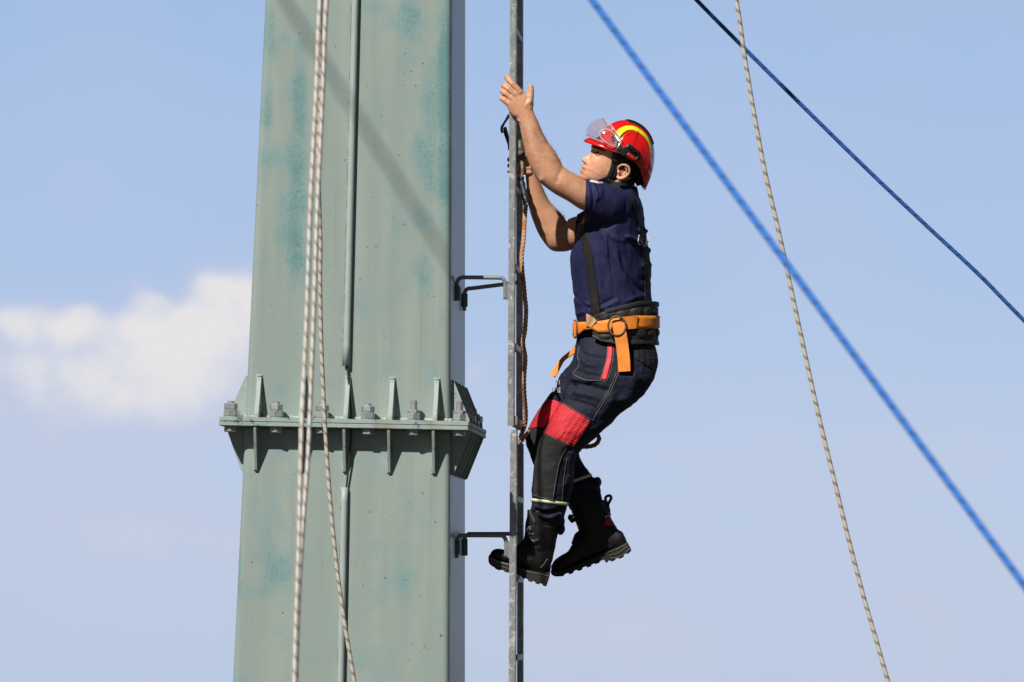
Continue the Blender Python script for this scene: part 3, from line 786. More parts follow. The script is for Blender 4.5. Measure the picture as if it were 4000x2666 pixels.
# point satisfying both planes, nearest to lens axis
Am = np.array([n1, n2, dr]); bb = np.array([n1.dot(cF), n2.dot(s0), 0.0]); p0 = Vector(np.linalg.solve(Am, bb))
def at_y(y):      # walk along the line to photo row y
    f = lambda t: 1333 - FP * (p0 + dr * t).z / (D + (p0 + dr * t).y) - y
    lo, hi = -60.0, 60.0
    ts = np.linspace(-40, 40, 8001); best = None
    for a, b in zip(ts[:-1], ts[1:]):
        qa, qb = p0 + dr * a, p0 + dr * b
        if D + qa.y < 1.5 or D + qb.y < 1.5: continue
        if f(a) * f(b) <= 0: best = a if best is None else best
    return p0 + dr * best if best is not None else None
e0, e1 = at_y(0), at_y(2286)
print('blue rope depth', e0, e1)
dirE = (e1 - e0)
ptsE = [e0 + dirE * t for t in np.linspace(-5.5, 1.35, 120)]
rope('guy_rope', [tuple(p) for p in ptsE], .0082, M_RB, 54 / 1035 * .8, 'thick bright blue rope in soft focus, the nearer slanting rope, across the sky at right', 'rope', sub=2, space='F')

# ------------------------------------------------------------------ climber
man = root('person', (2190, 2290, 185), 'man in red helmet, navy polo and dark trousers climbing the ladder, looking up', 'person')
# head frame
TILT = rad(28); YAW = rad(10)
HC = np.array((2435.0, 600.0, 182.0))
hf = np.array((-math.cos(TILT) * math.cos(YAW), -math.sin(TILT) * math.cos(YAW), -math.sin(YAW)))
hu = np.array((math.sin(TILT), -math.cos(TILT), 0.0))
hl = np.cross(hf, hu); hl = hl if hl[2] < 0 else -hl           # lateral, towards the lens
def H(f, u, l): return HC + np.multiply.outer(np.asarray(f), hf) + np.multiply.outer(np.asarray(u), hu) + np.multiply.outer(np.asarray(l), hl)
def itp(x, tab): return np.interp(x, [a for a, b in tab], [b for a, b in tab])
FR = [(-181, 88), (-176, 101), (-168, 110), (-156, 114), (-149, 111), (-140, 112), (-128, 113), (-118, 114), (-106, 113), (-90, 110), (-75, 109), (-56, 115), (-46, 119), (-39, 122), (-20, 124), (0, 120), (20, 108), (40, 84), (52, 55), (58, 30)]
BK = [(-181, 80), (-176, 64), (-168, 45), (-156, 25), (-140, 5), (-125, -20), (-110, -45), (-90, -62), (-60, -74), (-20, -80), (10, -76), (30, -60), (45, -35), (55, -5), (58, 15)]
WD = [(-181, 8), (-176, 20), (-168, 30), (-156, 42), (-140, 53), (-120, 61), (-95, 68), (-70, 73), (-40, 77), (-10, 78), (15, 72), (35, 58), (50, 35), (58, 12)]
def soft(tab, s_=4.0):
    xs = np.arange(-185, 60, 1.0); ys = np.interp(xs, [a for a, b in tab], [b for a, b in tab]); kx = np.arange(-12, 13); kr = np.exp(-(kx / s_) ** 2); kr /= kr.sum()
    yp = np.convolve(np.pad(ys, 12, 'edge'), kr, 'valid'); return list(zip(xs, yp))
FR = soft(FR, 2.5); BK = soft(BK, 7); WD = soft(WD, 6)
def gauss(x, s): return np.exp(-(x / s) ** 2)
def head_mesh():
    us = np.concatenate([np.linspace(-181, -160, 10), np.linspace(-158, -30, 72), np.linspace(-27, 58, 26)]); k = 120; rings = []
    ph = np.linspace(0, 2 * math.pi, k, endpoint=False); ph = ph - .35 * np.sin(ph)        # denser at the face
    for u in us:
        a, b, w = itp(u, FR), itp(u, BK), itp(u, WD); c0 = b + (a - b) * (.42 if u > -120 else .35)
        c, s = np.cos(ph), np.sin(ph)
        fA = np.where(c > 0, np.abs(c) ** .82 * (a - c0), -np.abs(c) ** .95 * (c0 - b)) + c0
        l = np.sign(s) * np.abs(s) ** .88 * w
        fr = np.clip(c, 0, 1) ** .5; al = np.abs(l)
        nose = itp(u, [(-112, 0), (-108, 4), (-105, 10), (-102, 19), (-98, 26), (-92, 27.5), (-84, 21), (-76, 15), (-66, 7), (-56, 2), (-48, 0)])
        nw = itp(u, [(-108, 13), (-98, 13.5), (-88, 11), (-75, 9), (-56, 9)])
        dsp = nose * gauss(l, nw)
        dsp += 11 * gauss(al - 16, 6.5) * gauss(u + 98.5, 7.5)                        # nostril wings
        dsp -= 9 * gauss(al - 9, 5) * gauss(u + 107, 3.2)
        dsp += 8.5 * gauss(u + 121, 6) * gauss(l, 22) + 8.5 * gauss(u + 138, 6.5) * gauss(l, 20) - 4.5 * gauss(u + 129.5, 2.2) * gauss(l, 26)
        dsp -= 3 * gauss(al - 26, 5) * gauss(u + 130, 6)                       # mouth corner
        dsp -= 2.5 * gauss(u + 149, 5) * gauss(l, 22)
        dsp += 3.5 * gauss(u + 160, 9) * gauss(l, 20)
        dsp -= 18 * gauss(al - 38, 18) * gauss(u + 49, 10.5)                     # eye socket
        dsp += 4 * gauss(al - 30, 22) * gauss(u + 33, 7)                       # brow
        dsp += 5 * gauss(al - 46, 16) * gauss(u + 80, 13)                      # cheekbone
        dsp -= 3 * gauss(al - 24, 7) * gauss(u + 104, 14)                      # nasolabial fold
        rings.append(H(fA + dsp * fr, np.full(k, u), l))
    return loft(rings, True)
headVF = head_mesh()
def hp(f, u, l): return tuple(H(f, u, l))
ear = [(2414, 662, 106, 4.2), (2417, 652, 100, 4.4), (2428, 645, 94, 4.6), (2443, 645, 91, 5), (2455, 653, 90, 5), (2460, 665, 91, 5), (2457, 679, 94, 5), (2447, 690, 98, 5.2), (2434, 697, 102, 6), (2422, 698, 105, 6.5), (2413, 694, 108, 5.5)]
ear2 = [(2443, 655, 97, 3.4), (2448, 665, 97, 3.4), (2444, 678, 99, 3.6), (2434, 685, 102, 3.8)]
earparts = chain(ear) + chain(ear2) + [sphere((2436, 672, 115), (21, 24, 9)), sphere((2416, 674, 103), (5, 7, 6)), sphere((2425, 672, 120), (22, 26, 14))]
neck = limb([((2335, 690), (2465, 640), 182, 62), ((2348, 715), (2476, 690), 184, 62), ((2352, 740), (2480, 725), 185, 66), ((2350, 775), (2488, 770), 186, 78), ((2340, 800), (2490, 800), 186, 110)])
ARM_N = [((2400, 745), (2380, 860), 34, 60), ((2340, 722), (2335, 846), 12, 61), ((2286, 706), (2286, 826), -3, 60), ((2258, 688), (2257, 813), -8, 60), ((2228, 671), (2217, 786), -13, 58), ((2207, 657), (2165, 757), -16, 56),
         ((2198, 648), (2112, 716), -18, 54), ((2190, 631), (2087, 681), -18, 52), ((2171, 598), (2066, 639), -18, 50), ((2146, 566), (2053, 601), -18, 46), ((2133, 542), (2045, 567), -18, 43), ((2120, 518), (2037, 531), -19, 39),
         ((2098, 467), (2029, 489), -20, 31), ((2083, 431), (2018, 464), -20, 26), ((2085, 405), (2001, 452), -21, 23), ((2078, 385), (1986, 430), -22, 20), ((2058, 366), (1976, 408), -22, 17), ((2036, 346), (1973, 394), -22, 12)]
ARM_F = [((2400, 800), (2390, 930), 345, 64), ((2330, 825), (2320, 965), 362, 60), ((2250, 846), (2240, 976), 372, 58), ((2222, 856), (2200, 984), 374, 57), ((2214, 866), (2150, 976), 375, 55), ((2204, 850), (2107, 920), 376, 52),
         ((2186, 828), (2082, 862), 375, 50), ((2155, 797), (2069, 822), 372, 46), ((2137, 770), (2062, 785), 366, 41), ((2118, 728), (2057, 735), 358, 36), ((2100, 690), (2053, 692), 350, 31), ((2090, 660), (2046, 655), 345, 27), ((2082, 630), (2034, 628), 345, 24), ((2070, 612), (2030, 612), 345, 16)]
fingers = [[(2030, 362, -24, 15.5), (2003, 331, -26, 13.6), (1989, 313, -19, 12.8), (1979, 302, -9, 11.2)],
           [(2012, 374, -24, 15), (1986, 349, -26, 13.4), (1971, 336, -14, 12.6), (1968, 336, 6, 11)],
           [(1998, 388, -24, 14.5), (1975, 366, -24, 12.8), (1963, 357, -9, 12), (1964, 359, 10, 10.4)],
           [(1988, 406, -22, 13), (1970, 391, -20, 11.8), (1960, 385, -5, 10.8), (1962, 388, 12, 9.6)],
           [(2048, 424, -24, 21), (2066, 398, -24, 18.5), (2073, 372, -22, 13.6), (2074.5, 351, -20, 12), (2074, 339, -19, 10.3)]]
farf = [[(2070, 640 + 17 * i, 320, 10), (2046, 640 + 17 * i, 318, 10), (2022, 642 + 17 * i, 340, 9.5), (2010, 642 + 17 * i, 372, 9.5), (2020, 642 + 17 * i, 408, 9), (2034, 642 + 17 * i, 425, 8.5)] for i in range(-1, 3)]
farf.append([(2075, 650, 345, 14), (2052, 622, 400, 11), (2030, 606, 418, 9.5)])
TRUNK = [((2382, 738), (2484, 742), 186, 62), ((2348, 765), (2492, 768), 186, 105), ((2318, 790), (2503, 790), 186, 160), ((2290, 830), (2512, 828), 186, 178), ((2264, 880), (2517, 880), 186, 184), ((2243, 950), (2528, 950), 186, 180), ((2229, 1006), (2538, 1010), 186, 174),
         ((2233, 1071), (2543, 1071), 186, 168), ((2241, 1147), (2543, 1147), 186, 162), ((2246, 1205), (2550, 1205), 186, 158), ((2256, 1262), (2556, 1262), 186, 156), ((2262, 1300), (2556, 1300), 186, 154)]
LEG_N = [((2262, 1310), (2552, 1315), 146, 92), ((2250, 1345), (2560, 1350), 140, 96), ((2243, 1400), (2568, 1420), 116, 103), ((2222, 1465), (2553, 1485), 95, 104), ((2202, 1525), (2510, 1552), 88, 100), ((2188, 1575), (2432, 1610), 80, 94),
         ((2156, 1632), (2372, 1672), 74, 87), ((2122, 1690), (2300, 1732), 70, 80), ((2100, 1745), (2256, 1780), 70, 74), ((2087, 1815), (2248, 1815), 74, 69), ((2080, 1890), (2242, 1880), 82, 66), ((2076, 1938), (2230, 1940), 90, 65), ((2076, 1972), (2216, 1980), 96, 65), ((2080, 2010), (2204, 2015), 104, 64), ((2084, 2045), (2192, 2058), 108, 60)]
LEG_F = [((2265, 1315), (2552, 1320), 250, 100), ((2250, 1350), (2560, 1360), 262, 104), ((2238, 1402), (2560, 1430), 270, 104), ((2202, 1450), (2530, 1500), 276, 102), ((2166, 1510), (2468, 1560), 282, 97), ((2132, 1562), (2402, 1612), 286, 92),
         ((2098, 1610), (2340, 1668), 290, 86), ((2067, 1672), (2285, 1720), 292, 80), ((2054, 1725), (2262, 1758), 294, 74), ((2070, 1785), (2270, 1790), 298, 70), ((2100, 1845), (2292, 1830), 302, 68), ((2145, 1895), (2312, 1862), 304, 66), ((2190, 1940), (2338, 1890), 304, 66), ((2216, 1972), (2350, 1930), 304, 64), ((2228, 1995), (2354, 1962), 304, 60)]
FOOT_N = [((2160, 2158), (2148, 2240), 112, 32), ((2142, 2110), (2128, 2250), 112, 44), ((2095, 2098), (2090, 2240), 112, 47), ((2048, 2108), (2050, 2228), 112, 47), ((2012, 2136), (2015, 2216), 112, 49), ((1977, 2149), (1978, 2206), 112, 51), ((1945, 2147), (1944, 2198), 112, 48), ((1921, 2160), (1919, 2190), 112, 34), ((1909, 2172), (1909, 2186), 112, 14)]
SHAFT_N = [((2060, 1992), (2196, 2004), 106, 58), ((2054, 2040), (2186, 2050), 108, 58), ((2050, 2085), (2180, 2085), 110, 56), ((2042, 2118), (2170, 2130), 112, 52), ((2036, 2150), (2163, 2165), 112, 46), ((2050, 2180), (2158, 2195), 112, 42)]
FOOT_F = [((2442, 2098), (2456, 2142), 304, 28), ((2424, 2074), (2440, 2152), 304, 42), ((2370, 2060), (2388, 2166), 304, 46), ((2300, 2068), (2320, 2186), 304, 47), ((2250, 2108), (2265, 2206), 304, 48), ((2217, 2153), (2228, 2222), 304, 51), ((2187, 2173), (2194, 2236), 304, 49), ((2164, 2190), (2168, 2240), 304, 36), ((2152, 2212), (2154, 2234), 304, 16)]
SHAFT_F = [((2224, 1974), (2362, 1953), 304, 60), ((2234, 2005), (2378, 2000), 304, 60), ((2250, 2045), (2396, 2040), 304, 57), ((2262, 2080), (2416, 2072), 304, 52), ((2270, 2110), (2430, 2105), 304, 46), ((2290, 2140), (2420, 2140), 304, 42)]
bp = [headVF, neck, limb(TRUNK, shrink=9), limb(ARM_N), limb(ARM_F), limb(LEG_N, shrink=27), limb(LEG_F, shrink=27), limb(FOOT_N, shrink=9), limb(SHAFT_N, shrink=9), limb(FOOT_F, shrink=9), limb(SHAFT_F, shrink=9), limb([((2262, 1250), (2552, 1255), 186, 130), ((2258, 1330), (2552, 1340), 186, 130), ((2262, 1400), (2545, 1400), 186, 120)], shrink=12)]
bp += earparts
for fg in fingers + farf: bp += chain(fg)
bV, bF = remesh(bp, 2.7, it=3)
# forearm and elbow form, knuckles, tendons
bV = creases(bV, bF, [([(2108, 706), (2122, 700)], 12, 5, -90, 60), ([(2140, 560), (2165, 640)], 16, 2.5, -90, 60), ([(2075, 560), (2100, 640)], 14, 2.0, -90, 60), ([(2200, 655), (2180, 690), (2175, 720)], 10, -3, -90, 60), ([(2030, 470), (2026, 474)], 8, 3, -90, 40),
                      ([(1984, 328), (2002, 346), (2016, 360)], 3.2, -4.5, -90, 0), ([(1968, 349), (1984, 362), (2000, 376)], 3.2, -4.5, -90, 0), ([(1962, 372), (1974, 380), (1988, 394)], 3.0, -4, -90, 0), ([(1998, 322), (2006, 318)], 2.4, -1.5, -90, 0), ([(1994, 329), (2003, 324)], 2.4, 1.2, -90, 0),
                      ([(2060, 378), (2068, 392)], 4, -3, -90, 0), ([(2018, 374), (2036, 424)], 4, -.9, -90, 0), ([(2002, 390), (2024, 430)], 4, -.9, -90, 0), ([(2062, 376), (2056, 400)], 6, -2.0, -90, 0), ([(2080, 800), (2130, 930)], 14, 2.5, 300, 380)])
rel = bV - HC; hfc, huc, hlc = rel @ hf, rel @ hu, rel @ hl
tint = np.ones((len(bV), 3))
def blend(mask, colr):
    global tint
    m = np.clip(mask, 0, 1)[:, None]; tint = tint * (1 - m) + np.array(colr) * m
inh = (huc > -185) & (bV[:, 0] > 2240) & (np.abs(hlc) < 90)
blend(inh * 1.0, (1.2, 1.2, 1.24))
lipm = gauss(huc + 130, 11.5) ** .6 * (np.abs(huc + 129.5) < 15) * (np.abs(hlc) < 27) * (hfc > 95)
blend(inh * 1.0 * lipm, (1.02, .44, .50))
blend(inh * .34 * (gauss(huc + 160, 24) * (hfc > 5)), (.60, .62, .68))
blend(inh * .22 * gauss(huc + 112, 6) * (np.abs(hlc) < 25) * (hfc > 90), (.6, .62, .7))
blend(inh * .55 * gauss(huc + 48, 9) * gauss(np.abs(hlc) - 36, 20) * (hfc > 60), (.62, .52, .50))  # eye socket shade painted into the skin tint
blend(inh * .35 * gauss(hlc - 50, 22) * gauss(huc + 92, 22) * (hfc > 20), (1.15, .85, .82))
blend(inh * .4 * gauss(huc + 98, 12) * gauss(hlc, 18) * (hfc > 110), (1.15, .82, .8))
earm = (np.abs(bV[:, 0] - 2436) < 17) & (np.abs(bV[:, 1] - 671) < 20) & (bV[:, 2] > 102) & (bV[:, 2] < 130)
blend(earm * .8, (.55, .36, .32))  # shade of the ear hollow darkened into the tint
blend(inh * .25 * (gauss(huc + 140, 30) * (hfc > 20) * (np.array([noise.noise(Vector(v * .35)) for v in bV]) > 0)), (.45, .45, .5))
armm = (bV[:, 0] < 2300) & (bV[:, 1] > 500) & (bV[:, 1] < 1000)
blend(armm * .5 * np.clip((bV[:, 1] - 500) / 250, 0, 1), (.96, .88, .84))
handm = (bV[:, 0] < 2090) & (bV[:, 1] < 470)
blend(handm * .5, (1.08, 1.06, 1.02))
nailm = (np.linalg.norm(bV - np.array((2082, 338, -20)), axis=1) < 11) | (np.linalg.norm(bV - np.array((1972, 293, -12)), axis=1) < 7)
blend(nailm * .7, (1.15, 1.0, .98))
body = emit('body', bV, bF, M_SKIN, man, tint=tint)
bT = bvh((bV, bF))

# eye, lids, brow
ec = (86.5, -46.5, 33)
def mkeye(sg):
    src = Vector(hp(200, ec[1], sg * ec[2])); hh = bT.ray_cast(src, Vector(-hf)); fs = 200 - (hh[0] - src).length
    c = H(fs - 7.6, ec[1], sg * ec[2]); V, F = sphere((0, 0, 0), 14.4, 20, 14)
    o = emit('eye', V + c, F, M_EYE, body)
    gz = hf * .80 + hu * .10 + hl * (.38 + .12 * sg); gz /= np.linalg.norm(gz)
    t1 = np.cross(gz, hu); t1 /= np.linalg.norm(t1); t2 = np.cross(gz, t1); rings = []
    for r in (0.5, 3.8, 7.4):
        q = math.sqrt(14.9 ** 2 - r * r); th = np.linspace(0, 2 * math.pi, 16, endpoint=False)
        rings.append(c + gz * q + np.outer(np.cos(th) * r, t1) + np.outer(np.sin(th) * r, t2))
    emit('iris', *loft(rings, True), M_IRIS, o)
    for nm, e0_, e1_, rr in (('eyelid', 27, 100, 16.2), ('eyelid', -80, -25, 15.6)):
        R = []
        for e_ in np.linspace(rad(e0_), rad(e1_), 8):
            a_ = np.linspace(rad(-88), rad(88), 22)
            dirs = np.outer(np.cos(a_) * math.cos(e_), hf) + np.outer(np.sin(a_) * math.cos(e_) * sg, hl) + np.outer(np.full(22, math.sin(e_)), hu)
            R.append(c + dirs * rr)
        V, F = loft(R, False, False); V2 = c + (V - c) * .9
        k = len(V); VV = np.vstack([V, V2]); FF = F + [tuple(i + k for i in f[::-1]) for f in F]
        emit(nm, VV, FF, M_SKIN, body, tint=np.tile(np.array((.92, .8, .78)), (len(VV), 1)))
    R = []
    for i, a_ in enumerate(np.linspace(rad(-70), rad(80), 16)):   # lashes: a dark rim on the upper lid
        e_ = rad(26); R.append(c + 16.5 * (hf * math.cos(a_) * math.cos(e_) + hl * sg * math.sin(a_) * math.cos(e_) + hu * math.sin(e_)))
    emit('eyelashes', *tube(np.array(R), 1.2, 6)[:2], M_HAIR, body)
mkeye(1); mkeye(-1)
emit('eyebrow', *patch([(2312, 570), (2320, 566), (2334, 571), (2350, 579), (2361, 588), (2362, 592), (2350, 588), (2334, 582), (2318, 578)], bT, 2.2, 4, 3, smooth_poly=3), M_HAIR, body)

# short hair at the back and side of the skull
HV, HF_ = headVF; hm = HV - HC
k1 = (hm @ hf < 32) & (hm @ hu > -118 + .35 * (hm @ hf)) | (hm @ hu > -12)
ok = [f for f in HF_ if all(k1[i] for i in f)]
Hn = vnorm(HV, HF_); 
if (Hn * (HV - HV.mean(0))).sum() < 0: Hn = -Hn
idx = sorted({i for f in ok for i in f}); mp = {i: j for j, i in enumerate(idx)}
HVo = (HV + Hn * 3.5)[idx]; emit('hair', HVo, [tuple(mp[i] for i in f) for f in ok], M_HAIR, man)

# ---- polo shirt
SL_N = [((2482, 775), (2420, 905), 96, 78), ((2452, 752), (2385, 893), 64, 80), ((2412, 732), (2345, 876), 38, 78), ((2370, 717), (2312, 855), 18, 75), ((2325, 706), (2292, 840), 4, 72), ((2300, 702), (2286, 833), -2, 69), ((2290, 700), (2283, 831), -3, 67)]
SL_F = [((2400, 770), (2405, 930), 320, 74), ((2320, 800), (2322, 950), 352, 72), ((2270, 828), (2258, 966), 366, 68), ((2254, 838), (2240, 970), 370, 65)]
sV, sF = remesh([limb(TRUNK, shrink=-1), limb(SL_N), limb(SL_F), limb([((2356, 735), (2488, 728), 186, 70), ((2350, 760), (2492, 762), 186, 88), ((2340, 790), (2495, 790), 186, 120)])], 4.0, it=5)
sV = creases(sV, sF, [([(2290, 1225), (2330, 1212), (2370, 1195), (2430, 1172)], 8, 5, -60, 190), ([(2300, 1205), (2350, 1192), (2410, 1160)], 7, -5, -60, 190), ([(2440, 1180), (2490, 1160), (2530, 1150)], 8, 5, -60, 190), ([(2365, 900), (2400, 930), (2450, 945)], 9, 5, -60, 190), ([(2355, 905), (2370, 960), (2372, 1010)], 8, 5, -60, 190),
    ([(2440, 780), (2446, 815), (2425, 855), (2385, 885), (2355, 893)], 5, -4.5, -120, 60),                       # sleeve seam
    ([(2405, 905), (2430, 1010), (2462, 1090), (2500, 1150), (2535, 1190)], 13, 7.8, -60, 190), ([(2395, 960), (2418, 1050), (2450, 1130), (2480, 1190)], 12, 6.5, -60, 190),
    ([(2412, 930), (2440, 1035), (2480, 1110), (2520, 1165)], 9, -7.8, -60, 190), ([(2375, 930), (2388, 1040), (2410, 1120), (2430, 1190)], 6, -3.2, -60, 190),
    ([(2440, 920), (2480, 940), (2515, 962)], 9, 9.1, -60, 250), ([(2445, 938), (2482, 960), (2515, 985)], 8, -7.8, -60, 250),
    ([(2490, 968), (2530, 978), (2546, 984)], 8, 11.7, -60, 330), ([(2490, 900), (2530, 905)], 7, 10.4, -60, 330), ([(2500, 1085), (2545, 1100)], 10, -7.8, -60, 330), ([(2500, 1040), (2545, 1035)], 10, 6.5, -60, 330),
    ([(2245, 1168), (2270, 1185), (2310, 1190), (2345, 1180)], 8, 6.5, -60, 330), ([(2240, 1150), (2262, 1178), (2300, 1200)], 6, -6.5, -60, 330), ([(2250, 1230), (2290, 1215)], 9, 6.5, -60, 330),
    ([(2345, 1195), (2370, 1215), (2390, 1235)], 8, 6.5, -60, 190), ([(2330, 1000), (2340, 1100), (2350, 1180)], 14, 3.9, -60, 190),
    ([(2318, 720), (2332, 760), (2330, 790)], 6, 5.9, -120, 60), ([(2307, 716), (2318, 770), (2315, 820)], 5, -4.5, -120, 60), ([(2350, 735), (2345, 780)], 10, 4.5, -120, 60), ([(2296, 705), (2292, 830)], 4, -2.6, -120, 60),
    ([(2480, 790), (2505, 830)], 9, 5.2, -60, 330)])
sV = creases(sV, sF, [([(2405, 985), (2425, 1060), (2462, 1120), (2505, 1168), (2530, 1190)], 6, 6, -60, 190), ([(2418, 975), (2440, 1050), (2478, 1108), (2522, 1155)], 6, -6, -60, 190), ([(2432, 1060), (2455, 1120), (2492, 1172)], 6, 5, -60, 190),
                      ([(2442, 920), (2478, 936), (2510, 955)], 5, 6, -60, 250), ([(2375, 900), (2381, 1000), (2398, 1120), (2410, 1195)], 3.5, -2.5, -60, 190)])
sV = wobble(sV, sF, 4.2, 62, (1, .5, 1), 3.1); sV = wobble(sV, sF, 2.0, 24, (1.3, .5, 1), 5.5)
shirt = emit('polo_shirt', sV, sF, M_SHIRT, man); sT = bvh((sV, sF))
# collar band
R = []
for u_, k_ in ((0, 0), (.3, 1.5), (1, 2.5)): pass
col = limb([((2366, 728), (2486, 734), 186, 64), ((2356, 744), (2489, 748), 186, 74), ((2346, 764), (2492, 764), 186, 92)], cap=False, shrink=-4)
emit('collar', *col, M_SHIRT, shirt).modifiers.new('s', 'SOLIDIFY').thickness = .004
emit('shoulder_badge', *patch([(2303, 706), (2312, 703), (2340, 708), (2357, 714), (2350, 719), (2330, 716), (2306, 711)], sT, 2.5, 4, 4), M_WHT, shirt)
emit('shoulder_badge', *patch([(2334, 710), (2346, 712), (2350, 716), (2338, 714)], sT, 4.2, 4, 4), M_RED, shirt)
ch = emit('chest_badge', *patch([(2266, 884), (2272, 862), (2280, 850), (2287, 848), (2286, 866), (2282, 885)], sT, 3, 4, 5), M_RED, shirt)
emit('badge_emblem', *patch([(2272, 876), (2277, 858), (2283, 855), (2282, 868), (2279, 878)], sT, 5, 4, 5), mat('gold_thread', (.6, .36, .05), .6), ch)
def text_on(T, s, x, y, h, ang, m, name, parent, off=2.5, sx=1.0, d0=-3000, shear=0.0):
    cu = bpy.data.curves.new('t', 'FONT'); cu.body = s; cu.size = 1.0; cu.align_x = 'CENTER'; cu.align_y = 'CENTER'; cu.offset = 0.012; cu.shear = shear
    o = bpy.data.objects.new('t', cu); COL.objects.link(o); dg = bpy.context.evaluated_depsgraph_get()
    me = bpy.data.meshes.new_from_object(o.evaluated_get(dg)); bm = bmesh.new(); bm.from_mesh(me); bmesh.ops.triangulate(bm, faces=bm.faces); bmesh.ops.remove_doubles(bm, verts=bm.verts, dist=1e-5)
    bm.verts.index_update(); c, sn = math.cos(ang), math.sin(ang); V = []
    for v in bm.verts:
        a, b = v.co.x * h * 1.4 * sx, -v.co.y * h * 1.4; X, Y = x + a * c - b * sn, y + a * sn + b * c
        V.append((X, Y, (hitd(T, X, Y, d0, 0) or 0) - off))
    F = [tuple(v.index for v in f.verts) for f in bm.faces]; bm.free(); bpy.data.objects.remove(o)
    V = np.array(V); k = len(V); V = np.vstack([V, V + np.array((0, 0, 3))]); F = [f[::-1] for f in F] + [tuple(i + k for i in f) for f in F]
    return emit(name, V, F, m, parent, smooth=False)
text_on(sT, 'F', 2528, 948, 42, .12, M_WHT, 'back_print', shirt, sx=.42)
emit('back_print', *ribbon(sT, [(2498, 918, 4), (2494, 935, 4), (2494, 952, 5), (2503, 958, 5)], 2.5, 3, 4, 3), M_WHT, shirt)
emit('back_print', *ribbon(sT, [(2513, 838, 3), (2516, 850, 3), (2517, 862, 3)], 2.5, 3, 4, 3), M_WHT, shirt)
# braces
emit('brace_strap', *ribbon(sT, [(2262, 862, 30), (2276, 905, 31), (2290, 960, 31), (2306, 1071, 34), (2318, 1147, 35), (2330, 1240, 36)], 4, 4, 10, 7), M_WEB, man)
emit('brace_strap', *ribbon(sT, [(2462, 760, 12), (2478, 800, 17), (2492, 840, 19), (2506, 899, 17), (2515, 960, 19), (2521, 1020, 22), (2527, 1090, 23), (2533, 1190, 24)], 4, 4, 10, 7), M_WEB, man)

# ---- trousers
PEL = [((2258, 1290), (2556, 1290), 186, 140), ((2250, 1340), (2560, 1345), 186, 146), ((2243, 1395), (2566, 1410), 186, 168), ((2228, 1450), (2552, 1470), 186, 172), ((2230, 1500), (2500, 1520), 186, 150)]
hemN = [sphere((2185, 2035, 100), (20, 26, 48)), sphere((2090, 1990, 96), (20, 20, 50)), sphere((2148, 2016, 60), (55, 24, 24)), sphere((2190, 2066, 118), (14, 22, 36))]
hemF = [sphere((2333, 1885, 304), (16, 20, 46)), sphere((2325, 1935, 304), (26, 24, 58))]
tV, tF = remesh([limb(PEL), limb(LEG_N), limb(LEG_F)] + hemN + hemF, 3.8, it=6)
tV = creases(tV, tF, [
    ([(2255, 1400), (2300, 1425), (2350, 1430)], 12, 9.0, -60, 190), ([(2265, 1378), (2320, 1400), (2380, 1395)], 10, -6.0, -60, 190), ([(2240, 1440), (2290, 1465), (2350, 1470)], 10, -7.5, -60, 190), ([(2225, 1478), (2280, 1490), (2340, 1480)], 11, 7.5, -60, 190),
    ([(2215, 1505), (2262, 1500), (2330, 1520), (2390, 1530)], 10, -9.0, -60, 190), ([(2205, 1530), (2270, 1535), (2350, 1560)], 12, 7.5, -60, 190), ([(2215, 1558), (2290, 1580), (2340, 1600)], 8, -6.0, -60, 190), ([(2235, 1500), (2240, 1520), (2222, 1540)], 9, -12.0, -60, 250),
    ([(2250, 1355), (2262, 1390), (2255, 1430), (2235, 1470)], 7, 5.2, -60, 190), ([(2400, 1500), (2380, 1580), (2330, 1640)], 14, 6.0, -60, 190), ([(2480, 1450), (2470, 1520), (2420, 1580)], 16, 7.5, -60, 190),
    ([(2240, 1760), (2225, 1800), (2222, 1860)], 10, 7.5, -60, 190), ([(2200, 1800), (2215, 1760), (2245, 1740)], 9, -7.5, -60, 190), ([(2205, 1900), (2225, 1850)], 8, 6.0, -60, 190),
    ([(2085, 1988), (2120, 2002), (2165, 2000), (2195, 1985)], 7, -12.0, -60, 250), ([(2082, 1975), (2110, 1985), (2150, 1990)], 6, 7.5, -60, 250), ([(2095, 2008), (2140, 2022), (2185, 2012)], 8, 9.0, -60, 250), ([(2160, 2030), (2195, 2018)], 6, -9.0, -60, 250),
    ([(2230, 1905), (2290, 1890), (2340, 1905)], 8, 7.5, 200, 400), ([(2235, 1925), (2290, 1915), (2345, 1928)], 7, -7.5, 200, 400), ([(2180, 1500), (2160, 1525), (2175, 1545)], 8, -9.0, 200, 400), ([(2205, 1460), (2185, 1490)], 9, 7.5, 200, 400)])
tV = wobble(tV, tF, 5.0, 55, (.8, 1, .7), 9.7); tV = wobble(tV, tF, 2.2, 20, (.7, 1.2, .7), 1.7)
trou = emit('trousers', tV, tF, M_TROU, man); tT = bvh((tV, tF))
def ribs(p0_, p1_, per, amp):
    a = np.array(p0_, float); b = np.array(p1_, float); u_ = (b - a) / np.linalg.norm(b - a)
    def f(x, y):
        s = (np.array((x, y)) - a) @ u_; jit = 2.2 * noise.noise(Vector((x * .05, y * .05, 0)))
        return amp * (.5 + .5 * math.cos(2 * math.pi * (s + jit) / per)) * (1 + .3 * noise.noise(Vector((x * .12, y * .3, 4)))) * (1 + .3 * math.cos((np.array((x, y)) - a) @ np.array((-u_[1], u_[0])) / 3.4 + 2 * noise.noise(Vector((x * .04, y * .04, 9)))))
    return f
emit('stretch_panel', *patch([(2189, 1574), (2230, 1598), (2268, 1620), (2307, 1645), (2275, 1700), (2240, 1747), (2200, 1728), (2160, 1708), (2121, 1688), (2150, 1632)], tT, 2.5, 5, 2.6, disp=ribs((2248, 1608), (2180, 1718), 8.3, 4.2)), M_RED, trou)
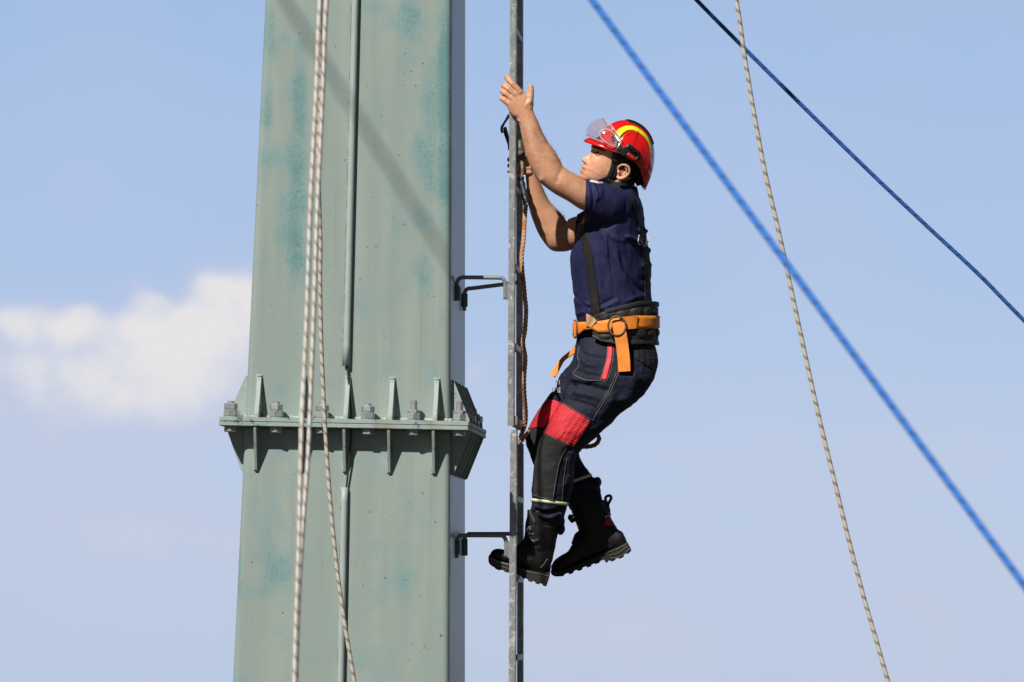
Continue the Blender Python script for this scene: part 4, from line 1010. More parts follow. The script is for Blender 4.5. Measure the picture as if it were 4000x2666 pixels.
emit('stretch_panel', *patch([(2133, 1560), (2160, 1563), (2192, 1573), (2165, 1612), (2125, 1670), (2095, 1669), (2064, 1676), (2080, 1632), (2104, 1597)], tT, 2.5, 5, 2.6, disp=ribs((2165, 1560), (2095, 1690), 8.6, 4.2), d0=172), M_RED, trou)
kp = patch([(2121, 1690), (2160, 1709), (2200, 1729), (2222, 1743), (2206, 1765), (2194, 1790), (2184, 1840), (2174, 1892), (2166, 1958), (2125, 1950), (2081, 1938), (2086, 1870), (2090, 1800), (2098, 1760), (2110, 1720)], tT, 3, 6, 6)
emit('knee_pad', *kp, M_PAD, trou)
emit('knee_pad', *patch([(2065, 1679), (2095, 1672), (2121, 1672), (2122, 1692), (2108, 1730), (2098, 1762), (2088, 1800), (2070, 1770), (2054, 1722)], tT, 3, 6, 6, d0=172), M_PAD, trou)
emit('stitching', *ribbon(tT, [(2212, 1752, 1.6), (2192, 1790, 1.6), (2178, 1840, 1.6), (2160, 1950, 1.6)], 6.5, 2, 12, 2), M_STITCH, trou)
for L_, o_ in (([(2186, 1570), (2230, 1593), (2310, 1642)], 3), ([(2124, 1693), (2170, 1716), (2222, 1742)], 6), ([(2082, 1934), (2120, 1946), (2166, 1955)], 6.5), ([(2417, 1455), (2390, 1520), (2340, 1600), (2315, 1645)], 3), ([(2408, 1455), (2382, 1518), (2332, 1598)], 3), ([(2262, 1352), (2255, 1390), (2262, 1425), (2235, 1465)], 3),
               ([(2215, 1790), (2205, 1850), (2198, 1920), (2194, 1965)], 3), ([(2344, 1486), (2358, 1445), (2370, 1400), (2373, 1350)], 3), ([(2344, 1486), (2370, 1492)], 3), ([(2370, 1492), (2392, 1420), (2398, 1350)], 3), ([(2490, 1400), (2530, 1425), (2558, 1450)], 3), ([(2240, 1465), (2290, 1485), (2345, 1487)], 3)):
    emit('stitching', *ribbon(tT, [(x, y, 1.5) for x, y in L_], o_, 2, 12, 2), M_STITCH, trou)
emit('pocket_piping', *ribbon(tT, [(2384, 1345, 19), (2383, 1380, 20), (2378, 1412, 20), (2368, 1450, 20), (2358, 1485, 21)], 3.5, 5, 8, 5), M_PIPE, trou)
# ribbed lumbar panel
emit('lumbar_panel', *patch([(2462, 1350), (2562, 1348), (2567, 1380), (2567, 1420), (2560, 1448), (2520, 1425), (2480, 1398), (2466, 1372)], tT, 3, 6, 2.8, disp=ribs((2510, 1345), (2518, 1450), 8.5, 3.6)), mat('black_ribbed_cloth', (.010, .010, .014), .7), trou)
def band(st, i0, i1, m, parent, name, off=5): pass
def ringband(T, c, slope, h, off, thick):
    R = [[] for _ in range(4)]
    for th_ in np.linspace(0, 2 * math.pi, 64, endpoint=False):
        for k_, (dy, o_) in enumerate(((-h / 2, off), (h / 2, off), (h / 2, off - thick), (-h / 2, off - thick))):
            dx, dz = math.cos(th_), math.sin(th_); src = Vector((c[0], c[1] + dy, c[2])); dr_ = Vector((dx, slope(dx), dz)).normalized()
            hh = T.ray_cast(src, dr_); L = (hh[0] - src).length if hh[0] is not None else 66
            R[k_].append(tuple(src + dr_ * (min(L, 84) + o_)))
    R = [np.array(q) for q in R]; R.append(R[0]); V, F = loft(R[:4], False); k = 64
    F += [(3 * k + j, 3 * k + (j + 1) % k, (j + 1) % k, j) for j in range(k)]
    return V, F
emit('reflective_band', *ringband(tT, (2150, 1962, 92), lambda dx: .12 * dx, 12, 2.5, 4), M_HIVIS, trou)
emit('reflective_band', *ringband(tT, (2240, 1880, 304), lambda dx: -.36 * dx, 12, 2.5, 4), M_HIVIS, trou)
text_on(tT, 'N', 2178, 1496, 19, .05, M_MARK, 'thigh_print', trou, d0=172, sx=1.0)
text_on(tT, 'TESİ', 2171, 1526, 19, .0, M_MARK, 'thigh_print', trou, d0=172, sx=.72, shear=.1)

# ---- belt
def ring_pt(th, off): 
    cx, ax, ay = 2407, 158 + off, 158 + off
    c, s = math.cos(th), math.sin(th)
    return cx - ax * math.copysign(abs(c) ** .9, c), 186 - ay * math.copysign(abs(s) ** .9, s)
def belt_strip(th0, th1, k, ytop, ybot, off, thick, nv=3, disp=None):
    rings = []
    for th in np.linspace(th0, th1, k):
        row = []
        for j in range(nv):
            t = j / (nv - 1); x, d = ring_pt(th, off); y = ytop(x) + (ybot(x) - ytop(x)) * t
            e = disp(x, y, d) if disp else 0
            if e: x, d = ring_pt(th, off + e)
            row.append((x, y, d))
        back = []
        for j in range(nv - 1, -1, -1):
            t = j / (nv - 1); x0, _ = ring_pt(th, off); x, d = ring_pt(th, off - thick); back.append((x, ytop(x0) + (ybot(x0) - ytop(x0)) * t, d))
        rings.append(np.array(row + back))
    return loft(rings, True)
belt = root('x', (0, 0, 0), None, None); bpy.data.objects.remove(belt)
ptop = lambda x: itp(x, [(2310, 1240), (2323, 1235), (2377, 1209), (2438, 1193), (2483, 1181), (2505, 1176), (2559, 1178), (2575, 1182)])
pbot = lambda x: itp(x, [(2310, 1316), (2323, 1321), (2349, 1334), (2400, 1345), (2460, 1348), (2514, 1346), (2575, 1350)])
BUM = [(2362, 1240, 22, 16), (2432, 1229, 21, 15), (2487, 1219, 24, 17), (2532, 1216, 15, 19), (2558, 1217, 9, 17), (2505, 1303, 23, 20), (2455, 1305, 12, 16), (2545, 1302, 15, 18), (2362, 1316, 24, 10), (2568, 1300, 6, 16)]
def pdisp(x, y, d):
    e = 0
    if d < 186:
        for bx, by, rx, ry in BUM:
            r = math.hypot((x - bx) / rx, (y - by) / ry); e = max(e, 6.5 * (1 - max(0, min(1, (r - .45) / .6)) ** 2) if r < 1.05 else 0)
    t = (y - ptop(x)) / (pbot(x) - ptop(x))
    if t < .10 or t > .92: e += 3
    if .10 < t < .13: e -= 2
    return e
t0_ = math.acos((2407 - 2323) / 160)
pad = emit('belt_padding', *belt_strip(t0_, 2 * math.pi - t0_, 260, ptop, pbot, 7, 12, 44, pdisp), M_BELTPAD, man)
otop = lambda x: itp(x, [(2240, 1258), (2259, 1259), (2330, 1257), (2377, 1249), (2416, 1242), (2486, 1233), (2580, 1235)])
obot = lambda x: itp(x, [(2240, 1312), (2262, 1306), (2280, 1290), (2314, 1286), (2335, 1300), (2377, 1300), (2428, 1291), (2483, 1285), (2580, 1283)])
ob = emit('work_belt', *belt_strip(0, 2 * math.pi, 150, otop, obot, 12.5, 4, 5), M_ORANGE, man)
# belt keeper sleeve, hanging strap, ring, buckle, tab, flying tail
dn = lambda x, off: 186 - (158 + off) * max(0, 1 - ((2407 - x) / (158 + off)) ** 2) ** .45
def strip3(pts, w, thick, sub=6):
    """free strap: pts (x,y,d), width w (px) laid perpendicular to path within picture plane, twistable via 5th value"""
    P = crom(pts, sub); xy = P[:, :3]; t = np.gradient(xy, axis=0); t /= np.linalg.norm(t, axis=1)[:, None]; R = []
    for i in range(len(P)):
        a = P[i, 3] if P.shape[1] > 3 else 0.0
        nrm = np.cross(t[i], (0, 0, 1.0)); nrm /= np.linalg.norm(nrm); bn = np.cross(t[i], nrm)
        s = nrm * math.cos(a) + bn * math.sin(a); q = np.cross(t[i], s)
        R.append(np.array([xy[i] - s * w / 2 - q * thick / 2, xy[i] + s * w / 2 - q * thick / 2, xy[i] + s * w / 2 + q * thick / 2, xy[i] - s * w / 2 + q * thick / 2]))
    return loft(R, True)
ks = emit('keeper_strap', *strip3([(2396 + 18, 1250, dn(2414, 18)), (2417, 1275, dn(2417, 26)), (2424, 1310, dn(2424, 30)), (2430, 1350, -2), (2436, 1400, -8), (2439, 1452, -13)], 48, 5), M_ORANGE, ob, smooth=False)
emit('keeper_strap', *strip3([(2424, 1266, dn(2424, 22)), (2440, 1263, dn(2440, 25)), (2480, 1259, dn(2480, 20)), (2488, 1259, dn(2488, 15))], 50, 5), M_ORANGE, ob, smooth=False)
th = np.linspace(0, 2 * math.pi, 40); rp = np.stack([2410 + 34 * np.cos(th), 1274 + 37 * np.sin(th), [dn(x, 30) - 4 for x in 2410 + 34 * np.cos(th)]], 1)
emit('d_ring', *tube(rp, 3.9, 10)[:2], M_RUST, ob)
emit('buckle', *tube([(2244, 1254, 150), (2248, 1253, 110), (2256, 1255, 95), (2254, 1318, 95), (2246, 1320, 110), (2242, 1317, 150)], 4, 8)[:2], M_RUST, ob)
emit('buckle_plate', *plate([(2242, 1256), (2252, 1254), (2250, 1316), (2243, 1318)], 90, 150, 2), M_ORANGE, ob, smooth=False)
tabp = patch([(2290, 1225), (2305, 1232), (2323, 1244), (2330, 1255), (2318, 1268), (2309, 1281), (2298, 1276), (2286, 1272), (2292, 1262), (2290, 1245)], bvh(belt_strip(0, 2 * math.pi, 150, lambda x: otop(x) - 60, lambda x: obot(x) + 60, 14, 3, 3)), 6, 5, 6, disp=lambda x, y: 5 * math.sin((x - 2290) * .12 + (y - 1225) * .05))
emit('leather_tab', *tabp, M_TAN, ob, smooth=False)
emit('belt_tail', *strip3([(2262, 1345, 250, .5), (2248, 1366, 300, .7), (2225, 1384, 330, .9), (2200, 1404, 345, 1.0), (2184, 1428, 350, .9), (2170, 1450, 350, .6), (2158, 1470, 350, .5)], 26, 4), M_ORANGE, ob, smooth=False)

# ---- boots
def boot(shaft, foot, d, name_l, sole_poly, welt, extra):
    V, F = remesh([limb(shaft, e=.9), limb(foot, e=.85)], 3.2, it=7)
    V = creases(V, F, extra); V = wobble(V, F, 2.2, 34, (1, 1, 1), d * .1)
    b = emit('boot', V, F, M_BOOT, man); T = bvh((V, F))
    s = emit('sole', *plate(sole_poly, d - 49, d + 49, 5), M_SOLE, b, smooth=False)
    return b, T, s
solN = [(2150, 2232), (2148, 2245), (2144, 2262), (2138, 2280), (2134, 2292), (2120, 2288), (2118, 2282), (2108, 2279), (2105, 2284), (2092, 2280), (2090, 2273), (2080, 2270), (2077, 2275), (2064, 2271), (2062, 2264), (2052, 2259), (2049, 2263), (2038, 2257), (2036, 2249), (2026, 2244), (2022, 2247), (2008, 2243),
        (2004, 2237), (1990, 2234), (1986, 2238), (1972, 2235), (1968, 2229), (1956, 2227), (1950, 2229), (1937, 2224), (1932, 2218), (1921, 2212), (1912, 2204), (1908, 2194), (1907, 2178), (1912, 2170), (1935, 2184), (1965, 2196), (1990, 2203), (2020, 2214), (2060, 2226), (2100, 2234), (2130, 2238)]
bN, TN, sN = boot(SHAFT_N, FOOT_N, 112, '', solN, None, [([(2045, 2128), (2080, 2135), (2110, 2128)], 7, -4), ([(2050, 2112), (2085, 2118), (2112, 2108)], 6, 3.5), ([(2030, 2148), (2060, 2160)], 6, -3), ([(2120, 2060), (2170, 2064)], 8, 3), ([(1990, 2150), (1985, 2200)], 5, -2)])
solF = [(2451, 2118), (2456, 2128), (2464, 2141), (2466, 2153), (2452, 2166), (2448, 2162), (2438, 2168), (2436, 2177), (2420, 2184), (2416, 2180), (2405, 2184), (2402, 2190), (2388, 2195), (2384, 2190), (2376, 2192), (2371, 2200), (2364, 2196), (2360, 2187), (2346, 2192), (2340, 2200), (2326, 2205), (2322, 2202), (2312, 2206), (2308, 2214), (2294, 2218), (2290, 2213),
        (2278, 2217), (2272, 2228), (2258, 2232), (2254, 2227), (2244, 2230), (2238, 2240), (2224, 2245), (2220, 2239), (2208, 2243), (2200, 2252), (2184, 2253), (2168, 2253), (2157, 2248), (2151, 2238), (2152, 2228), (2170, 2232), (2200, 2228), (2240, 2212), (2290, 2192), (2340, 2168), (2380, 2152), (2415, 2136), (2440, 2122)]
bFt, TF_, sF_ = boot(SHAFT_F, FOOT_F, 304, '', solF, None, [([(2240, 2122), (2290, 2128), (2330, 2110)], 8, -4), ([(2255, 2095), (2300, 2095), (2340, 2080)], 7, 3.5), ([(2205, 2170), (2230, 2200)], 5, -2.5), ([(2300, 2055), (2400, 2052)], 5, -2)])
# sole edge rims (worn grey lines), toe cap, dial, loop, patch
def line_on(T, pts, w, off, m, parent, name, d0=-3000, thick=3): return emit(name, *ribbon(T, [(x, y, w) for x, y in pts], off, thick, 8, 3, d0), m, parent)
sTn = bvh(plate(solN, 63, 161)); sTf = bvh(plate(solF, 255, 353))
line_on(sTn, [(1916, 2181), (1940, 2194), (1975, 2204), (1990, 2208)], 9, 2, M_DUST, sN, 'sole_rim', thick=4)
line_on(sTn, [(1914, 2192), (1940, 2208), (1975, 2219), (1990, 2223)], 3, 2, M_DUST, sN, 'sole_rim')
line_on(sTn, [(2030, 2222), (2070, 2236), (2120, 2246), (2146, 2252)], 3, 2, M_DUST, sN, 'sole_rim')
line_on(sTf, [(2378, 2158), (2410, 2146), (2438, 2132), (2450, 2124)], 3.5, 2, M_DUST, sF_, 'sole_rim')
line_on(sTf, [(2380, 2170), (2405, 2165), (2425, 2155), (2440, 2142), (2455, 2134)], 3, 2, M_DUST, sF_, 'sole_rim')
line_on(sTf, [(2382, 2182), (2410, 2178), (2435, 2168), (2446, 2156), (2462, 2144)], 3, 2, M_DUST, sF_, 'sole_rim')
line_on(TN, [(2139, 2184), (2130, 2196), (2124, 2207), (2112, 2218)], 2.6, 2, M_MARK, bN, 'boot_scuff')
emit('toe_cap', *plate([(1914, 2168), (1918, 2158), (1930, 2147), (1949, 2144), (1972, 2149), (1968, 2154), (1948, 2150), (1932, 2154), (1922, 2166), (1920, 2176)], 78, 146, 3, 2), M_BOOT, bN)
emit('vamp_strap', *ribbon(TN, [(2022, 2172, 8), (2036, 2182, 9), (2048, 2194, 8)], 2.5, 4, 5, 4), M_SOLE, bN)
def dial(x, y, d, r, parent, ax=(0, 0, 1)):
    th = np.linspace(0, 2 * math.pi, 25)
    emit('lace_dial', *tube(np.stack([x + r * np.cos(th), y + r * np.sin(th), np.full(25, d)], 1), 2.3, 8)[:2], mat('dial_rim_plastic', (.09, .09, .09), .25), parent)
    emit('lace_dial', *sphere((x, y, d + 3), (r * .9, r * .9, 5)), M_BLKP, parent)
dd = hitd(TN, 2074, 2073, default=60) - 3; dial(2074, 2073, dd, 15, bN)
emit('lace', *ribbon(TN, [(2064, 2090, 2), (2072, 2104, 2), (2086, 2117, 2)], 3, 3, 6, 3), M_MARK, bN)
for i in range(4): emit('lace', *ribbon(TN, [(2082 + i * 6, 2122 + i * 9, 2), (2096 + i * 5, 2128 + i * 8, 2)], 3, 3, 4, 3), M_BLKP, bN)
emit('boot_tab', *patch([(2062, 1994), (2072, 1992), (2078, 2010), (2092, 2036), (2090, 2048), (2076, 2030), (2066, 2010)], TN, 4, 5, 6), mat('dark_grey_strap', (.05, .05, .052), .6), bN)
emit('lace_dial', *chain([(2232, 2018, 285, 8), (2230, 2026, 285, 10), (2238, 2038, 290, 8)])[0], M_BLKP, bFt)
V, F = cat(*chain([(2226, 2016, 290, 6), (2225, 2024, 290, 8), (2235, 2036, 292, 8), (2244, 2030, 294, 9)])); emit('lace_dial', V, F, M_BLKP, bFt)
V, F = cat(*chain([(2262, 2082, 296, 8), (2252, 2092, 296, 9), (2246, 2108, 296, 9), (2240, 2122, 298, 8)])); emit('boot_tongue', V, F, M_BOOT, bFt)
emit('pull_loop', *strip3([(2382, 2016, 300, 1.0), (2378, 1996, 300, 1.0), (2374, 1975, 300, 1.0), (2366, 1955, 300, 1.0), (2366, 1944, 300, 1.0), (2374, 1938, 300, 1.0), (2384, 1938, 300, 1.0), (2387, 1948, 300, 1.0), (2380, 1962, 300, 1.0), (2375, 1976, 300, 1.0), (2380, 1998, 300, 1.0)], 13, 5), mat('grey_webbing_loop', (.045, .055, .055), .7, bump=(200, .5, .001)), bFt)
emit('heel_patch', *patch([(2357, 2054), (2362, 2040), (2376, 2022), (2386, 2018), (2394, 2034), (2401, 2050), (2401, 2053)], TF_, 2.5, 4, 5, d0=180), mat('dark_red_patch', (.50, .014, .03), .6), bFt)
emit('loop_label', *patch([(2379, 2013), (2389, 2010), (2391, 2017), (2382, 2020)], TF_, 5, 4, 5, d0=180), M_WHT, bFt)
line_on(TF_, [(2330, 2140), (2372, 2140), (2398, 2128), (2402, 2120), (2388, 2110)], 1.8, 2, M_SOLE, bFt, 'seam', 180)
line_on(TF_, [(2201, 2170), (2216, 2190), (2248, 2208)], 2.5, 2, M_SOLE, bFt, 'seam', 180)

# ---- helmet
helm_name = 'helmet'
def urim(f): return itp(f, [(-150, -92), (-143, -87), (-125, -72), (-103, -50), (-75, -24), (-43, -8), (0, -3), (40, -4), (80, -7), (112, -10), (130, -14)])
def helmet_mesh(scale=1.0, tau_max=1.0, brim=True):
    ph = np.linspace(0, 2 * math.pi, 168, endpoint=False); rings = []
    cf, sf = np.cos(ph), np.sin(ph)
    fr = np.where(cf > 0, 114 * np.abs(cf) ** .95, -141 * np.abs(cf)); lr = 112 * np.sign(sf) * np.abs(sf) ** .92
    ur = urim(fr); utop = 123.0; fc = 6
    for tau in np.linspace(.02, 1, 54):
        a = tau * math.pi / 2; s_ = math.sin(a) ** .93; c_ = math.cos(a) ** np.where(cf > 0, .86, 1.0)
        f = fc + (fr - fc) * s_; l = lr * s_; u = ur + (utop - ur) * c_
        ridge = 4.5 * np.exp(-(l / 24) ** 2) * (tau < .9)                # crown ridge
        groove = -3.0 * np.exp(-((np.abs(l) - 88) / 9) ** 2) * np.exp(-((u - 30) / 45) ** 2)
        u = u + ridge; l = l + np.sign(l) * groove
        rings.append(H(f, u, l))
    if brim:
        for t in np.linspace(.12, 1, 8):
            bw = np.clip(cf, 0, 1) ** 1.1 * 47 + 3 * (cf <= .05); dn_ = np.clip(cf, 0, 1) ** 1.1
            f = fr + bw * t * np.where(cf > 0, 1, -.6); u = ur + dn_ * (5 * math.sin(math.pi * t) - 19 * t ** 5) - 2 * t; l = lr + np.sign(lr) * np.clip(1 - np.abs(cf), 0, 1) * 3 * t
            rings.append(H(f, u, l))
    V, F = loft(rings, False); k = 168
    top = H(fc, utop + 4.5, 0)[None]; V = np.vstack([V, top]); ti = len(V) - 1
    F += [(ti, (j + 1) % k, j) for j in range(k)]
    N = vnorm(V, F); sg_ = 1 if (N[:k * 30] * (V[:k * 30] - HC)).sum() > 0 else -1
    V2 = creases(V, F, [([(2424, 556), (2446, 527), (2476, 518), (2506, 536), (2528, 580), (2536, 630), (2530, 676)], 5.5, 3.2 * sg_, -60, 178), ([(2500, 640), (2520, 662), (2532, 684), (2515, 690)], 5, 2.5 * sg_, -60, 178),
                        ([(2424, 556), (2446, 527), (2476, 518), (2506, 536), (2528, 580), (2536, 630), (2530, 676)], 5.5, 3.2 * sg_, 186, 400)])
    return V2, F
hVF = helmet_mesh()
hT = bvh(hVF)
hel = emit('helmet', *hVF, M_REDH, man)
md = hel.modifiers.new('s', 'SOLIDIFY'); md.thickness = .004; md.offset = 0
md.use_rim = True
# dark liner inside
V = HC + (hVF[0] - HC) * .93; kk = 168 * 54
emit('liner', V[:kk], [f for f in hVF[1] if max(f) < kk], M_BLKP, hel)
# black crown strip
def crown_strip(f0, f1, hw, off, thick, kf=30, kl=9):
    Ti = BVHTree.FromPolygons([tuple(((v - HC) @ hf, (v - HC) @ hu, (v - HC) @ hl)) for v in hVF[0]], hVF[1]); R = []
    for s_ in np.linspace(0, 1, kf):
        f = f0 + (f1 - f0) * s_; row = []
        for l in np.linspace(-hw, hw, kl):
            # cast towards the dome centre
            tgt = Vector((f * .35, 0, l * .3)); src = Vector((f * 2.2, 300, l * 1.6)); h = Ti.ray_cast(src, (tgt - src).normalized())
            p = h[0] + (src - tgt).normalized() * off; row.append(H(p.x, p.y, p.z))
        R.append(row)
    A = np.array(R); C = HC; rings = []
    for i in range(kf):
        bk = A[i][::-1]; bk = C + (bk - C) * (1 - thick / 120); rings.append(np.vstack([A[i], bk]))
    return loft(rings, True)
emit('crown_strip', *crown_strip(46, -96, 38, 6, 9), M_BLKP, hel)
emit('reflective_stripe', *ribbon(hT, [(2410, 532, 26), (2420, 519, 25), (2432, 509, 23), (2451, 501, 19), (2477, 502, 16), (2502, 515, 13), (2522, 533, 11), (2536, 556, 8), (2545, 584, 6.5), (2549, 612, 5), (2549, 637, 3)], 7.5, 5, 8, 5), M_YEL, hel)
# side rail, lamp holder, visor arm
emit('visor_arm', *patch([(2386, 538), (2390, 531), (2398, 530), (2406, 535), (2410, 548), (2419, 552), (2424, 562), (2432, 578), (2446, 572), (2455, 561), (2476, 575), (2478, 590), (2498, 592), (2504, 614), (2496, 626), (2486, 630), (2470, 621), (2450, 610), (2436, 604), (2420, 603), (2406, 592), (2399, 574), (2392, 560)], hT, 7, 9, 5), M_BLKP, hel)
emit('lamp_holder', *patch([(2449, 573), (2457, 562), (2490, 586), (2482, 600)], hT, 15, 10, 5), M_BLKP, hel)
emit('lamp_holder', *patch([(2488, 592), (2497, 588), (2504, 614), (2485, 629), (2480, 624), (2490, 612)], hT, 15, 10, 5), M_BLKP, hel)
emit('lever', *patch([(2448, 606), (2456, 597), (2483, 616), (2477, 628)], hT, 12, 8, 5), M_REDL, hel)
emit('visor_knob', *sphere((2397, 543, hitd(hT, 2397, 543) - 12), (10, 11, 6)), M_BLKP, hel)
# raised visor
def visor():
    R = []; R2 = []
    for t in np.linspace(0, 1, 26):
        a = (t - .5) * 2 * rad(89)
        c, s_ = math.cos(a), math.sin(a); row = []
        for v in np.linspace(0, 1, 14):
            ub = -6 + 16 * (1 - max(0, c)) ; ut = 84 - 46 * (1 - max(0, c)) ** 1.3
            u = ub + (ut - ub) * v
            rf = 152 + 22 * math.sin(v * math.pi * .62 + .5) - 34 * v ** 2.4; 
            f = 40 + (rf - 40) * (abs(c) ** .8 * math.copysign(1, c)); l = (121 - 10 * v) * math.copysign(abs(s_) ** .9, s_)
            row.append(H(f, u, l))
        R.append(np.array(row))
    return R
VR = visor(); V, F = loft(VR, False, False)
vs = emit('visor', V, F, M_VISOR, hel); vs.modifiers.new('s', 'SOLIDIFY').thickness = .002
for edge in ([r[-1] for r in VR], [r[0] for r in VR]): emit('visor_rim', *tube(np.array(edge), 1.5, 8)[:2], M_VISEDGE, vs)
# goggles-like inner frame seen through the visor
emit('inner_lens_frame', *tube(crom([tuple(H(f, u, 118 - abs(f - 95) * .25)) for f, u in ((60, 18), (75, 38), (100, 55), (125, 52), (140, 34), (128, 14), (100, 6), (75, 5), (60, 18))], 6), 1.8, 8)[:2], M_VISEDGE, vs)
# straps
fT = bT
sb = emit('chin_strap', *ribbon(fT, [(2408, 592, 22), (2402, 612, 23), (2396, 640, 18), (2389, 668, 17), (2380, 692, 17), (2374, 716, 17)], 5, 4, 6, 5), M_WEB, hel)
emit('strap_buckle', *patch([(2391, 603), (2399, 596), (2415, 600), (2416, 622), (2408, 637), (2391, 632)], fT, 10, 8, 5), M_BLKP, hel)
emit('chin_strap', *ribbon(fT, [(2322, 716, 16), (2342, 708, 15), (2362, 700, 14), (2378, 690, 12)], 5, 5, 6, 5), M_WEB, hel)
emit('nape_strap', *ribbon(fT, [(2372, 712, 26), (2400, 722, 26), (2430, 726, 28), (2462, 716, 26), (2480, 700, 22)], 7, 8, 6, 5), M_WEB, hel)
emit('strap_buckle', *patch([(2420, 710), (2432, 705), (2452, 712), (2453, 728), (2420, 730)], fT, 18, 8, 5), M_BLKP, hel)
emit('ear_strap', *ribbon(fT, [(2412, 606, 16), (2440, 622, 20), (2466, 640, 22), (2484, 668, 24), (2492, 700, 30), (2500, 725, 26)], 8, 12, 6, 5), M_WEB, hel)
emit('helmet_mark', *patch([(2428, 612), (2436, 600), (2441, 605), (2437, 612), (2446, 618), (2452, 617), (2448, 622), (2438, 620), (2430, 616)], hT, 4, 4, 4), M_MARK, hel)
emit('helmet_mark', *patch([(2533, 700), (2537, 694), (2536, 708), (2531, 718), (2529, 714)], hT, 4, 4, 4), M_BLKP, hel)
emit('brim_clip', *patch([(2274, 556), (2282, 552), (2286, 557)], hT, 0, 8, 4), M_BLKP, hel)

# ---- fine dark hair on the arms
def fuzz(T, regions):
    V = []; F = []
    for pts, cnt, L, dmx, dirn in regions:
        P = crom(pts, 6)
        for _ in range(cnt):
            i = random.randrange(len(P) - 1); t = random.random(); q = P[i] * (1 - t) + P[i + 1] * t
            x, y = q[0] + random.gauss(0, q[2]), q[1] + random.gauss(0, q[2])
            h = T.find_nearest(Vector((x, y, random.uniform(*dmx))))
            if h[0] is None: continue
            c, nr = np.array(h[0]), np.array(h[1]); 
            dv = np.array(dirn) * .8 + nr * random.uniform(.4, .9) + np.random.default_rng(len(V)).normal(0, .25, 3); dv /= np.linalg.norm(dv)
            l = L * random.uniform(.5, 1.1); s_ = np.cross(dv, nr); s_ /= (np.linalg.norm(s_) + 1e-6); k = len(V)
            V += [c - s_ * .17, c + s_ * .17, c + dv * l * .6 + nr * .4, c + dv * l]; F += [(k, k + 1, k + 2), (k + 1, k + 3, k + 2)]
    return V, F
V, F = fuzz(bT, [([(2100, 470, 4), (2130, 535, 5), (2160, 585, 5), (2192, 635, 5)], 420, 13, (-70, 30), (-.35, -.9, 0)), ([(2040, 480, 4), (2050, 560, 6), (2070, 620, 8)], 200, 9, (-80, -40), (-.2, -.9, 0)),
                 ([(2090, 500, 10), (2110, 560, 14), (2130, 620, 14)], 500, 10, (-90, -60), (-.3, -.9, 0)), ([(2210, 657, 4), (2250, 683, 4), (2280, 700, 4)], 110, 10, (-60, 20), (-.8, -.5, 0)),
                 ([(2120, 730, 3), (2150, 795, 4), (2190, 835, 4), (2210, 860, 3)], 330, 15, (320, 420), (-.3, -.9, 0))])
fz = emit('arm_hair', np.array(V), F, M_FUZZ, body, smooth=False); fz['kind'] = 'stuff'

# ------------------------------------------------------------------ safety lanyard: laid rope, taped splice, snap hook
lan = root('safety_lanyard', (2030, 1750, 330), 'twisted tan safety rope with taped eye and olive snap hook, hooked on the ladder rail', 'safety rope')
def laid(path, r, pitch, name, parent, colf):
    P = crom(path, 12); L = np.concatenate([[0], np.cumsum(np.linalg.norm(np.diff(P, axis=0), axis=1))]); s = np.arange(0, L[-1], 3.0)
    Q = np.stack([np.interp(s, L, P[:, c]) for c in range(3)], 1); T = np.gradient(Q, axis=0); T /= np.linalg.norm(T, axis=1)[:, None]
    N = np.cross(T[0], (0, 0, 1.0)); N /= np.linalg.norm(N); fr = []
    for i in range(len(Q)):
        N = N - T[i] * (N @ T[i]); N /= np.linalg.norm(N); fr.append((N.copy(), np.cross(T[i], N)))
    parts = []
    for k in range(3):
        pts = np.array([Q[i] + r * .52 * (fr[i][0] * math.cos(s[i] / pitch * 2 * math.pi + k * 2.094) + fr[i][1] * math.sin(s[i] / pitch * 2 * math.pi + k * 2.094)) for i in range(len(Q))])
        parts.append(tube(pts, r * .55, 9)[:2])
    V, F = cat(*parts); t = np.array([colf(v, i) for i, v in enumerate(V)])
    return emit(name, V, F, M_LAN, parent, tint=t)
def lcol(v, i):
    a = noise.noise(Vector((v[0] * .02, v[1] * .012, 1.0))); b = noise.noise(Vector((v[0] * .1, v[1] * .07, v[2] * .1))); y = v[1]
    base = np.array((.58, .44, .29)); org = np.array((.50, .22, .07)); red = np.array((.45, .06, .04)); brn = np.array((.22, .12, .06))
    k = np.clip(.35 + a * 1.2, 0, 1)
    if 860 < y < 900: k = 1
    c = base * (1 - k) + org * k
    if b > .42: c = red
    if y > 1500 and y < 1700 or 1080 < y < 1110: c = c * .4 + brn * .6  # short upper span: rod and rail shadow painted into the colour; lower span browner
    return c
laid([(2056, 795, 240), (2050, 850, 200), (2046, 930, 160), (2038, 1000, 140), (2040, 1060, 130), (2046, 1110, 130), (2050, 1160, 130), (2055, 1210, 130), (2051, 1290, 130), (2043, 1340, 135), (2052, 1400, 140), (2047, 1480, 145), (2048, 1540, 150), (2053, 1600, 155), (2052, 1650, 160), (2040, 1690, 180), (2028, 1718, 200)], 8.8, 46, 'rope', lan, lcol)
laid([(2012, 1722, 200), (2026, 1732, 200), (2040, 1720, 195), (2054, 1702, 225), (2068, 1687, 270), (2090, 1685, 310), (2110, 1690, 330)], 8.0, 44, 'rope', lan, lambda v, i: np.array((.33, .27, .2)) * (1 + .3 * noise.noise(Vector(v) * .1)))
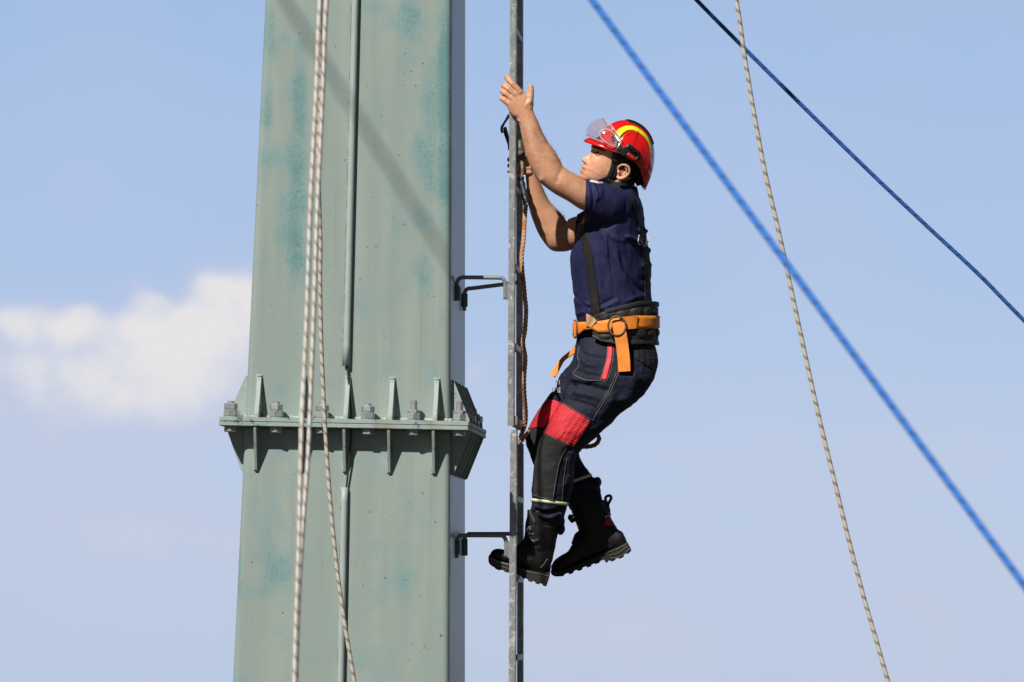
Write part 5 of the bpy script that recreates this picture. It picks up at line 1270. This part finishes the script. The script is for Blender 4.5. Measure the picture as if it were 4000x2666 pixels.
laid([(2230, 1735, 400), (2275, 1745, 392), (2300, 1745, 390), (2325, 1738, 388), (2338, 1722, 386), (2338, 1706, 384), (2320, 1690, 380)], 8.8, 44, 'rope', lan, lambda v, i: np.array((.34, .15, .05)) * (1 + .3 * noise.noise(Vector(v) * .1)))
laid([(2034, 700, 300), (2022, 670, 298), (2022, 640, 296), (2032, 624, 296), (2039, 640, 296), (2040, 668, 298), (2036, 700, 300)], 6.5, 36, 'splice_eye', lan, lambda v, i: np.array((.42, .40, .34)) if noise.noise(Vector(v) * .08) < .2 else np.array((.45, .14, .08)))
emit('tape_wrap', *tube(crom([(2034, 693, 300), (2038, 715, 295), (2046, 745, 280), (2051, 770, 262), (2056, 797, 240)], 5), [12 + 1.6 * math.sin(i * 1.3) for i in range(21)], 14)[:2], M_TAPE, lan)
hk = emit('snap_hook', *plate([(1990, 447), (1990, 460), (1974, 482), (1965, 502), (1966, 517), (1961, 523), (1957, 519), (1954, 505), (1956, 494), (1972, 470), (1984, 447)], 290, 312, 3), M_OLIVE, lan)
emit('hook_gate', *plate([(1965, 503), (1970, 497), (1978, 496), (1988, 530), (1995, 600), (1992, 588), (1984, 586), (1983, 560), (1974, 540)], 292, 310, 3), M_OLIVE, hk)
emit('hook_spine', *plate([(1964, 512), (1970, 512), (1986, 555), (1990, 590), (1986, 588), (1984, 570)], 288, 314, 2), M_BLKP, hk)
emit('hook_body', *plate([(2016, 548), (2034, 545), (2046, 560), (2050, 590), (2054, 608), (2050, 622), (2032, 626), (2022, 640), (2016, 640)], 285, 300, 3), M_OLIVE, hk)
emit('hook_gate', *plate([(2018, 590), (2046, 588), (2050, 600), (2020, 618)], 280, 286, 2), mat('rusty_brown_steel', (.14, .07, .055), .6, var=(60, .4)), hk)
V, F = cat(*[sphere((1986, y, 305), (5, r, 8)) for y, r in ((624, 9), (648, 8), (672, 5))]); emit('hook_rivet', V, F, M_BLKP, hk)
emit('sling_tape', *strip3([(2016, 720, 330, .3), (2026, 745, 330, .3), (2036, 772, 330, .3)], 16, 3), mat('grey_sling_webbing', (.20, .19, .18), .8), lan, smooth=False)
